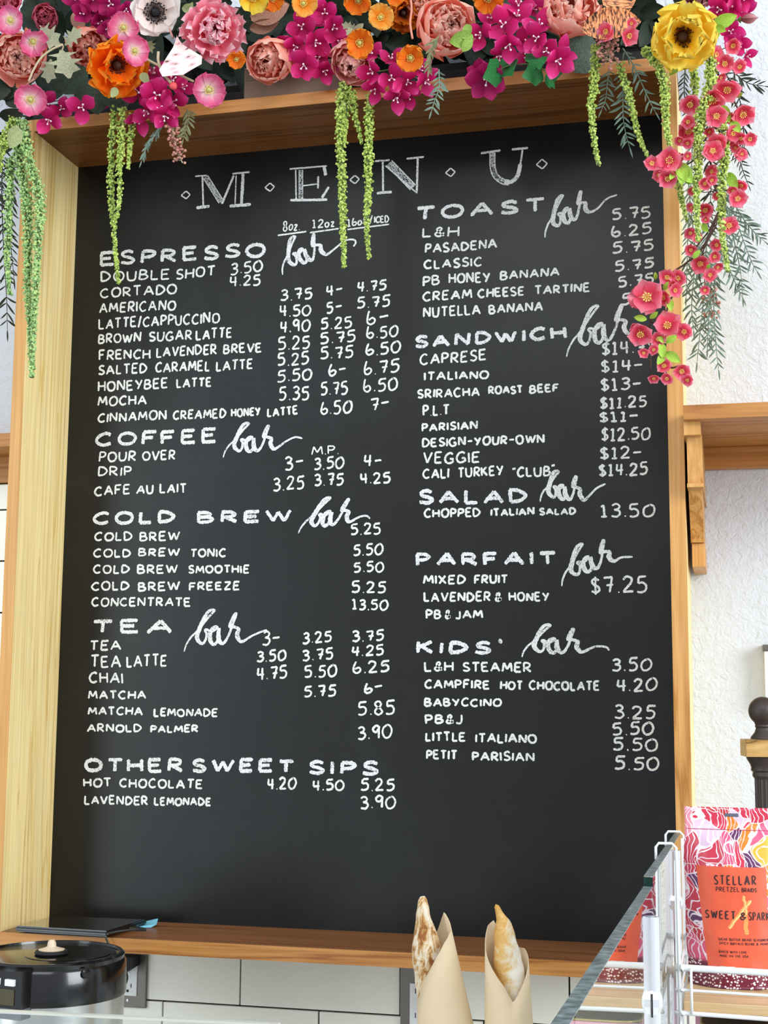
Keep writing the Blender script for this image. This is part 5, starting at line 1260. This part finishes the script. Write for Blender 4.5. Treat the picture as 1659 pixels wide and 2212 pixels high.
cluster('crimson hydrangea cluster at the top right corner of the garland', [(1580,12,34),(1555,20,30),(1602,22,28,.4,0),(1570,-12,30),(1600,-4,28)], -0.16, M_MAG, 4)
cluster('wine red florets below the pink bud at the right border', [(1578,68,26,.1,0),(1595,96,24,.3,-.2),(1578,92,20),(1612,122,20,.8,0,0,3)], -0.155, M_MAG, 4)
# pink bud pointing right
bd_ = flower('tulip_bud', 'pink closed bud pointing right at the top right corner', 'flower bud', 1600, 42, 26, -0.19, 3.2, .35)
for k in range(4): child('petal', withmat(PM['tulip'][k % 2], M_DUSK), bd_, Matrix.Rotation(k*math.pi/2, 4, 'Z') @ Matrix.Translation((.12, 0, 0)) @ Matrix.Rotation(math.radians(-14), 4, 'Y'))
calyx(bd_)
sprig('lime_leaves', 'lime green leaves between the big yellow poppy and the pink bud', 'leaves', [('oval', 1536, 56, 1592, 34), ('oval', 1540, 58, 1566, 66), ('oval', 1545, 60, 1548, 82), ('oval', 1466, 138, 1448, 160)], LLIME, -0.205)
# buds on pale fuzzy stems
def stemline(name, label, cat, pts, Y, mat, r=.0022, bud=None):
    t = thing(name, label, cat, tuple(at(*pts[0], Y))); MB().tube(crom([at(a, b, Y) for a, b in pts], 6), r, 8).build('stem', mat, t, True)
    if bud:
        x, y, rr = bud; p = at(x, y, Y); s = pxm(x, y, Y); m = MB(); m.lathe([(0, 0), (.7, .25), (1, .8), (.8, 1.4), (.3, 1.9), (0, 2.0)], (0, 0, 0), 12)
        d = (at(*pts[-1], Y) - at(*pts[-2], Y)).normalized(); u = d.orthogonal().normalized(); w = d.cross(u); st = at(*pts[-1], Y); m.v = [st + (u*v.x+w*v.y)*rr*s + d*v.z*rr*s for v in m.v]; m.build('bud', M_HOT_P, t, True)
    return t
M_HOT_P = plain('bud_pink', (224, 84, 88), 0.6)
stemline('poppy_bud', 'pale fuzzy stem with a closed pink bud beside the caladium leaf', 'flower stem', [(342, 112), (342, 132), (352, 158), (370, 180)], -0.235, STEMP, .0022, (381, 190, 9))
stemline('arching_twig', 'pale fuzzy stem running from the pink poppy behind the caladium leaf', 'flower stem', [(314, 126), (340, 140), (384, 160), (418, 176)], -0.222, STEMP, .0018)
stemline('arching_twig', 'long pale stem arching across the big coral peony', 'flower stem', [(136, 96), (110, 108), (88, 126), (72, 152), (62, 176)], -0.292, STEMP, .0016)
stemline('twig', 'coral pink twig hanging straight down left of the closed coral peony', 'twig', [(886, -10), (889, 20), (886, 50), (891, 84)], -0.245, plain('coral_twig', (206, 134, 112), .7), .0016)
# silver and patterned leaves
sprig('dusty_miller_sprig', 'silver green lobed leaves of dusty miller left of the orange poppy', 'leaves', [('dusty', 88, 60, 130, 100, 0, -.01), ('dusty', 140, 98, 176, 62, 0, -.01), ('dusty', 132, 108, 150, 170, 0, -.015, 1.2), ('dusty', 110, 128, 104, 180, .02, .01)], LDUST, -0.235, [(86, 56), (116, 88), (136, 98), (132, 112)], .0012, STEMP)
sprig('dusty_miller_sprig', 'small silver leaves above the pale pink peony', 'leaves', [('dusty', 770, 62, 738, 52), ('dusty', 768, 58, 748, 76), ('oval', 764, 70, 784, 52)], LDUST, -0.2, [(776, 62), (762, 60)], .001, STEMP)
sprig('caladium_leaf', 'pale pink heart shaped caladium leaf with grey spots', 'leaf', [('arrow', 382, 76, 396, 160, .0, -.02, .98)], LCAL, -0.225, [(366, 62), (374, 82)], .0016, plain('pink_stem', (216, 150, 136), .6))
sprig('croton_leaf', 'orange croton leaf with dark stripes at the top right', 'leaf', [('big', 1258, 64, 1384, 40, 0, -.01, .62)], LCRO, -0.225)
sprig('croton_leaf', 'upright striped croton leaf behind the orange one', 'leaf', [('big', 1330, 46, 1345, -50, .015, .015, .8)], LCRO, -0.205)
LBRN = leafmat('brown_pink_leaf', (120, 82, 66), (166, 122, 100), (196, 156, 134), 40)
sprig('brown_leaf', 'curled brownish pink leaf above the cup shaped coral peony', 'leaf', [('big', 542, 40, 622, 8, .01, 0, .7), ('big', 540, 62, 600, 50, .02, .01, .5)], LBRN, -0.165)
sprig('brown_leaf', 'shaded brown leaf left of the dark hydrangea cluster', 'leaf', [('oval', 176, 70, 160, 22, .02, .01, 1.2)], LBRN, -0.135)
sprig('magnolia_leaves', 'broad dark green leaves between the big orange poppy and the frame', 'leaves', [('round', 186, 148, 122, 196, .01, -.01), ('round', 200, 170, 210, 240, .01, -.01), ('round', 240, 170, 262, 236, .01, -.01), ('round', 330, 140, 360, 190, .03, .01)], leafmat('magnolia', (34, 50, 38), (48, 66, 48), (66, 84, 62), 20), -0.185)
sprig('magnolia_leaf', 'broad grey green leaf right of the magenta bracts and ivy', 'leaf', [('round', 1282, 84, 1222, 142, .02, -.01, 1.15)], leafmat('magnolia_grey', (44, 62, 50), (66, 84, 70), (90, 108, 92), 20), -0.175)
sprig('ivy_trail', 'bright green ivy leaves trailing over the frame edge', 'leaves', [('ivy', 1078, 150, 1042, 168, 0, -.02, 1.4), ('ivy', 1096, 140, 1108, 164, .01, -.005, 1.4), ('ivy', 1088, 124, 1112, 138, .01, 0, 1.2), ('ivy', 1158, 112, 1166, 152, .005, -.01, 1.1), ('ivy', 1168, 152, 1126, 166, 0, -.02, 1.2), ('ivy', 1184, 156, 1216, 158, 0, -.01, 1.2), ('slim', 1182, 158, 1198, 198, 0, 0, 2.4), ('oval', 1182, 158, 1188, 190, 0.004, 0.004, .9)],
      LIVY, -0.22, [(1080, 150), (1100, 142), (1140, 138), (1168, 146), (1182, 158)], .0009)
sprig('lime_leaves', 'lime green lobed leaf on the closed coral peony', 'leaves', [('oval', 1022, 78, 972, 92, 0, -.01, 1.3), ('oval', 1020, 78, 990, 72, 0, -.01, 1.2), ('oval', 1018, 80, 1000, 112, .0, .0, 1.2), ('oval', 1016, 76, 1004, 50, .0, 0, 1.3)], leafmat('fresh_green', (104, 136, 52), (138, 168, 72), (168, 194, 104)), -0.262)
sprig('lime_leaves', 'pale green sepals beside the cream anemone', 'leaves', [('maple', 320, 90, 330, 116, 0, 0, 1), ('oval', 404, 26, 416, 6), ('oval', 394, 16, 420, 22), ('oval', 306, 158, 318, 178, -.02, -.03), ('oval', 252, 190, 242, 208, -.03, -.04, 1.2)], LPALE, -0.2)
# cedar sprigs
LCED = leafmat('cedar', (92, 98, 66), (128, 132, 92), (158, 160, 124))
def cedar(label, pts, L, n, mat, Y, ang=38): return frond(label, pts, L, n, mat, Y, 1.5, 'feathery cedar sprigs', ang=ang, cat='sprig')
cedar('olive feathery sprig right of the small orange poppies', [(948, 78), (934, 100), (928, 130), (926, 150)], 24, 9, LCED, -0.245).name = 'cedar_sprig'
cedar('pale blue green feathery sprig hanging over the frame edge right of the bright bracts', [(948, 150), (948, 190), (938, 220), (932, 240)], 24, 9, LWIL, -0.235, 60).name = 'cedar_sprig'
cedar('grey sprig hanging into the top shade beside the berries', [(352, 262), (336, 290), (318, 316), (306, 348)], 20, 11, LWIL, -0.195, 30).name = 'cedar_sprig'
cedar('olive sprig hanging behind the pink berries', [(404, 236), (408, 256), (402, 280), (396, 300)], 26, 8, LCED, -0.185, 50).name = 'cedar_sprig'
# ---------------------------------------------------------------- pepper berries
BER = leafmat('pink_berry', (150, 90, 80), (196, 138, 122), (226, 178, 158), 90, .35)
def berries(label, pts, r, n, Y, br=4.0):
    q = random.Random(n); t = thing('pepper_berries', label, 'berries', tuple(at(*pts[0], Y)), 'clusters of small pink berries'); P = crom([at(a, b, Y) for a, b in pts], 8); s = pxm(*pts[0], Y)
    MB().tube(P, .0009, 5).build('stem', STEMP, t, True); tw = MB()
    for k in range(n):
        i = int(q.random()*(len(P)-1)); c = P[i] + Vector((q.uniform(-1, 1), q.uniform(-.8, .3), q.uniform(-.6, .6)))*r*s; m = MB(); ico(m, c, br*s*q.uniform(.8, 1.15), 1); m.build('berry', BER, t, True); tw.tube([P[i], c], .0004, 3)
    tw.build('twigs', STEMP, t); return t
berries('cluster of tiny pink berries hanging into the frame under the left bracts', [(374, 262), (374, 290), (382, 320), (394, 352)], 15, 70, -0.2, 3.6)
berries('brownish pink berry tuft between the two right hand amaranth strands', [(1312, 98), (1316, 116), (1320, 142)], 24, 60, -0.215, 3.8)
berries('rusty pink berries deep in the right hand fronds', [(1528, 596), (1534, 640), (1538, 690)], 18, 45, -0.12, 3.6)
# ---------------------------------------------------------------- amaranth strands
strand('amaranth strand, long left one of the trio hanging left of the title', [(248,232),(242,300),(241,343),(240,426),(246,486),(250,550),(256,612)], 8.5, -0.185)
strand('amaranth strand, middle one of the trio left of the title, ending mid board', [(264,232),(262,300),(259,367),(259,426),(252,470)], 8.5, -0.195)
strand('amaranth strand, short thin right one of the trio left of the title', [(288,246),(282,290),(280,319),(277,366)], 8, -0.185)
strand('amaranth strand, longest of the middle group in front of the title', [(740,180),(736,240),(737,304),(739,400),(741,490),(743,578)], 12, -0.195)
strand('amaranth strand, short one overlapping the longest of the middle group', [(752,188),(748,250),(744,306)], 8, -0.188)
strand('amaranth strand, thin short slanting one of the middle group', [(762,196),(764,232),(770,262),(782,310)], 8, -0.185)
strand('amaranth strand, right one of the middle group beside the letter N', [(802,204),(798,240),(797,287),(796,340),(795,420),(792,481),(797,558)], 11, -0.19)
strand('amaranth strand, straight one hanging into the upper right corner of the board', [(1287,95),(1285,140),(1284,183),(1278,228),(1281,278),(1286,320),(1293,357)], 11, -0.2)
strand('amaranth strand, slanting one that ends at a pink blossom', [(1337,136),(1346,165),(1357,198),(1366,236),(1373,270),(1386,310),(1400,338)], 9, -0.2)
strand('amaranth strand in front of the right frame edge under the yellow poppy', [(1390,108),(1412,128),(1426,150),(1434,180),(1438,220),(1439,270),(1446,305),(1451,334)], 12, -0.225)
strand('amaranth strand, thick upper one right of the frame', [(1534,122),(1537,160),(1530,200),(1516,238),(1510,280),(1508,330),(1505,417),(1506,470),(1508,522)], 13, -0.225)
strand('amaranth strand, rightmost long one over the blossoms', [(1556,262),(1562,290),(1567,337),(1561,380),(1560,422),(1559,477),(1563,528),(1573,588)], 11, -0.22)
strand('amaranth strand, thin short one hugging the right frame edge', [(1460,372),(1467,401),(1474,439),(1484,478)], 8, -0.19)
strand('amaranth strand, shaded one behind the yellow poppy', [(1498,140),(1500,180),(1498,230),(1500,270)], 10, -0.17)
strand('amaranth strand, short one at the left border', [(30,255),(20,280),(9,304),(2,340),(-2,372)], 12, -0.2, BEAD)
strand('amaranth strand, thin left one of the long left group', [(24,340),(22,380),(22,415),(18,460),(19,498),(15,558),(21,636)], 10, -0.19, BEAD2)
strand('amaranth strand, thick middle one of the long left group', [(42,258),(38,300),(42,340),(52,400),(58,450),(60,500),(60,560),(61,647),(66,722),(69,816)], 13, -0.195, BEAD2)
strand('amaranth strand, right one of the long left group over the oak frame', [(54,262),(58,310),(64,350),(82,405),(87,450),(84,500),(80,573),(76,640),(73,700),(70,782)], 12, -0.205, BEAD2)
sprig('sage_leaf', 'single oval sage green leaf among the left amaranth strands', 'leaf', [('oval', 38, 272, 24, 318, 0, -.01, 1.2)], LPALE, -0.232)
# ---------------------------------------------------------------- pepper tree fronds
FR = 'pepper tree frond, '
frond(FR+'grey green, left one in the upper right corner of the board', [(1316,150),(1312,180),(1308,215),(1300,236)], 26, 9, LWIL, -0.18, 1.2, ang=62)
frond(FR+'grey green, long middle one in the upper right corner of the board', [(1344,150),(1346,200),(1346,250),(1352,290),(1360,318)], 32, 14, LWIL, -0.19, 1.1, ang=52)
frond(FR+'grey green, slanting right one in the upper right corner of the board', [(1345,104),(1368,140),(1386,180),(1404,220),(1416,242)], 28, 10, LWIL, -0.195, 1.1, ang=48)
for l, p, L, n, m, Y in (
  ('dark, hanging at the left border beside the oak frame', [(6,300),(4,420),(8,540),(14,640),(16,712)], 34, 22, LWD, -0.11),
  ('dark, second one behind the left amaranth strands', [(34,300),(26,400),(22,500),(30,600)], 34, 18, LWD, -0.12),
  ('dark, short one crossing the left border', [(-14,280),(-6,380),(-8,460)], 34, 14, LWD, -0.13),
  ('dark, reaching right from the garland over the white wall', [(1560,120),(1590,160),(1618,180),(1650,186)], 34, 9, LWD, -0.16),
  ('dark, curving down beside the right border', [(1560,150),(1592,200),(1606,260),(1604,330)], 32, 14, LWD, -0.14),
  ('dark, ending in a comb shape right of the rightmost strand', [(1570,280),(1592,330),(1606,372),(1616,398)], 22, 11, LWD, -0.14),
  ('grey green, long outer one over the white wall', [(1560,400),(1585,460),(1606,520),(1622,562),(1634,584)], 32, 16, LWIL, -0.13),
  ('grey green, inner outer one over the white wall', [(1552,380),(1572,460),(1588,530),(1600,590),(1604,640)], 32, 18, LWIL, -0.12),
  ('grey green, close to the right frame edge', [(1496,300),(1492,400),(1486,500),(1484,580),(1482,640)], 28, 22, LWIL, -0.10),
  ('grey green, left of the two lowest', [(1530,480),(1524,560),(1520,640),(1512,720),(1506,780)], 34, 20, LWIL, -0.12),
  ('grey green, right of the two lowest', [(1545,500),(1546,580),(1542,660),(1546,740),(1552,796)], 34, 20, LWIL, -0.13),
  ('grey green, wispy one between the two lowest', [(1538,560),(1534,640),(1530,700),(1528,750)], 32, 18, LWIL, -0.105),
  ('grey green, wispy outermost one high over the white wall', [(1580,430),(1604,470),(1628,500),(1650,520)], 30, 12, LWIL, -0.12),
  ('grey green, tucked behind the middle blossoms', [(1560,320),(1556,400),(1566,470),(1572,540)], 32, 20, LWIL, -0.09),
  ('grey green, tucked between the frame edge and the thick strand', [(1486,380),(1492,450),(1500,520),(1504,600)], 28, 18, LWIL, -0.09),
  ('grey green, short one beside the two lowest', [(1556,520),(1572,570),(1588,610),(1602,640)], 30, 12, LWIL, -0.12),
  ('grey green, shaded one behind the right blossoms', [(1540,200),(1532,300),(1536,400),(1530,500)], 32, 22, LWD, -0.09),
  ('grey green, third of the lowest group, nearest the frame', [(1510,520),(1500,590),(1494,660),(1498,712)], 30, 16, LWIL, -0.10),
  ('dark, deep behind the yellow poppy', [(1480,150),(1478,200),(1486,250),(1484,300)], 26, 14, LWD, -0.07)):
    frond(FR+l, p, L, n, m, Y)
# ---------------------------------------------------------------- blossom sprays
BRN = plain('brown_twig', (74, 50, 40), .7)
def blossom_at(t, x, y, r, Y, fx=None, fz=None):
    o = Matrix.Translation(-wloc(t)); p = at(x, y, Y); R = r*pxm(x, y, Y)*1.42
    if fx is None: fx, fz = fr.uniform(-.7, .7), fr.uniform(-.9, .3)
    c = child('blossom', withmat(CBl[0], YEL), t, o @ face_matrix(p, fx, fz, fr.uniform(0, 6.28)) @ Matrix.Diagonal((R, R, R, 1)))
    for k in range(5):
        a = 2*math.pi*(k+fr.uniform(-.06, .06))/5; child('petal', withmat(fr.choice(PM['bloss']), M_BLOS), c, Matrix.Rotation(a, 4, 'Z') @ Matrix.Translation((.04, 0, .01)) @ Matrix.Rotation(math.radians(fr.uniform(-14, 10)), 4, 'Y'))
    return p
def spray(label, stems, bl, lv, Y, sr=.0016, dy=.03):
    t = thing('blossom_spray', label, 'blossom branch', tuple(at(*stems[0][0][:2], Y)), 'sprays of pink artificial blossom'); SP = []
    m = MB()
    for s in stems: P = crom([at(a[0], a[1], Y+.01+(a[2] if len(a) > 2 else 0)) for a in s], 6); SP += P; m.tube(P, [sr*(1-.5*i/len(P)) for i in range(len(P))], 6)
    m.build('branch', BRN, t, True); tw = MB(); tg = MB()
    for b in bl:
        yy = Y + fr.uniform(-dy, 0); p = blossom_at(t, b[0], b[1], b[2], yy, *(b[3:5] if len(b) > 3 else (None, None))); q = min(SP, key=lambda s: (s-p).length); tw.tube([p+(p-CAM).normalized()*.001, p.lerp(q, .5)+Vector((0, .002, -.002)), q], .0006, 4)
    tw.build('twigs', BRN, t, True); o = wloc(t)
    for l in lv:
        M = Matrix.Translation(-o) @ leaf_matrix(at(l[0], l[1], Y-.012), at(l[2], l[3], Y-.02), twist=fr.uniform(-.4, .4)); child('leaf', withmat(LM['oval'][0], LLIME), t, M @ Matrix.Diagonal((1, 1.0, 1, 1)))
    return t
def Zc(x, y): return (1259+x*.2532, 300+y*.2532)
def zb(L): return [(*Zc(q[0], q[1]), max(7, q[2]*.2532), *q[3:]) for q in L]
spray('pink blossom spray, small one under the striped leaf', [[(1340,60),(1352,84),(1345,98)]], [(1312,70,18),(1356,78,18),(1362,52,11)], [(1362, 82, 1372, 66)], -0.225)
spray('pink blossom spray, upper part right of the yellow poppy', [[(1540,90),(1530,180),(1520,260),(1530,330)],[(1545,150),(1575,200),(1600,250),(1610,310)],[(1530,260),(1570,300)]],
      [(1492,222,20),(1540,212,24),(1547,250,20),(1572,190,24),(1604,244,22),(1484,282,22),(1505,276,12),(1544,119,16),(1583,98,15),(1564,136,18),(1600,146,14),(1619,300,13),(1602,298,12),(1601,331,13),(1580,290,16),(1553,310,20),(1540,326,18),(1484,262,13),(1532,284,10),(1556,166,10),(1577,252,12),(1590,318,10)],
      [(1560,228,1574,262),(1580,262,1598,284),(1586,208,1604,202)], -0.205)
spray('pink blossom spray, middle part over the amaranth right of the frame', [[(1530,330),(1545,400),(1552,470),(1520,540),(1510,600)],[(1545,400),(1585,420),(1600,440)],[(1551,460),(1530,500),(1490,550)]],
      zb([(1115,110,75),(1190,30,50),(1090,280,50),(1040,375,50),(1100,350,40),(940,440,38),(1355,130,38),(1360,390,52),(1290,440,45),(1320,510,66),(1050,600,64),(930,580,38),(1050,690,30),(1250,745,68),(920,800,46),(980,850,38),(1150,480,38),(915,940,48),(1145,900,48),(1120,1000,46),(1005,1060,72),(1145,1090,42),(1085,1165,50),(1040,1290,36),(1130,30,46),(900,30,44),(830,10,40),(1430,10,40),(1290,50,36),(1100,60,40)]),
      [(*Zc(870,230),*Zc(900,380)),(*Zc(1240,290),*Zc(1310,420)),(*Zc(940,1020),*Zc(1000,950)),(*Zc(1020,720),*Zc(1060,790)),(*Zc(1060,1110),*Zc(1080,1070))], -0.20)
spray('pink blossom spray, twig reaching over the frame to the end of the slanting strand', [[(1520,330,.01),(1490,352),(1458,368),(1430,366),(1412,356)],[(1458,368),(1440,345)]],
      [(1407,354,14,.2,.2),(1446,346,23,0,0),(1442,384,18,.1,-.4),(1468,336,10),(1487,338,9),(1424,378,12,-.3,-.3),(1456,352,14)], [(1462,352,1494,392),(1478,356,1472,396),(1458,370,1448,386)], -0.215, .0012)
spray('pink blossom spray, lowest one crossing the right frame edge onto the prices', [[(1552,462,.02),(1518,535),(1480,570),(1450,592),(1420,640),(1404,690),(1405,740),(1406,800)],[(1480,590),(1452,640),(1434,690),(1420,735)],[(1404,690),(1436,720),(1462,712)],[(1418,735),(1424,780),(1440,815)],[(1428,780),(1450,794),(1466,790)]],
      zb([(720,1180,60),(820,1190,60),(780,1290,54),(545,1350,118,0,0),(690,1340,66),(450,1378,50),(720,1600,98),(490,1650,90),(870,1650,64),(640,1700,55),(520,1825,38),(610,1800,40),(700,1940,56),(840,1975,62),(605,2035,42),(720,2040,45),(900,2050,48),(560,1420,60),(760,1240,44),(460,1610,46)]) ,
      [(*Zc(690,1290),*Zc(730,1220)),(*Zc(730,1360),*Zc(755,1460)),(*Zc(570,1530),*Zc(640,1480)),(*Zc(545,1540),*Zc(440,1520)),(*Zc(710,1740),*Zc(640,1680)),(*Zc(710,1740),*Zc(800,1680)),(*Zc(670,1740),*Zc(680,1860)),(*Zc(710,1820),*Zc(825,1900)),(*Zc(700,1830),*Zc(640,1920)),(*Zc(620,1200),*Zc(620,1140))], -0.21, .0018)
# soften: depth of the dark gap behind the garland top is closed by the tray and leaves only
print('objects', len(bpy.data.objects))
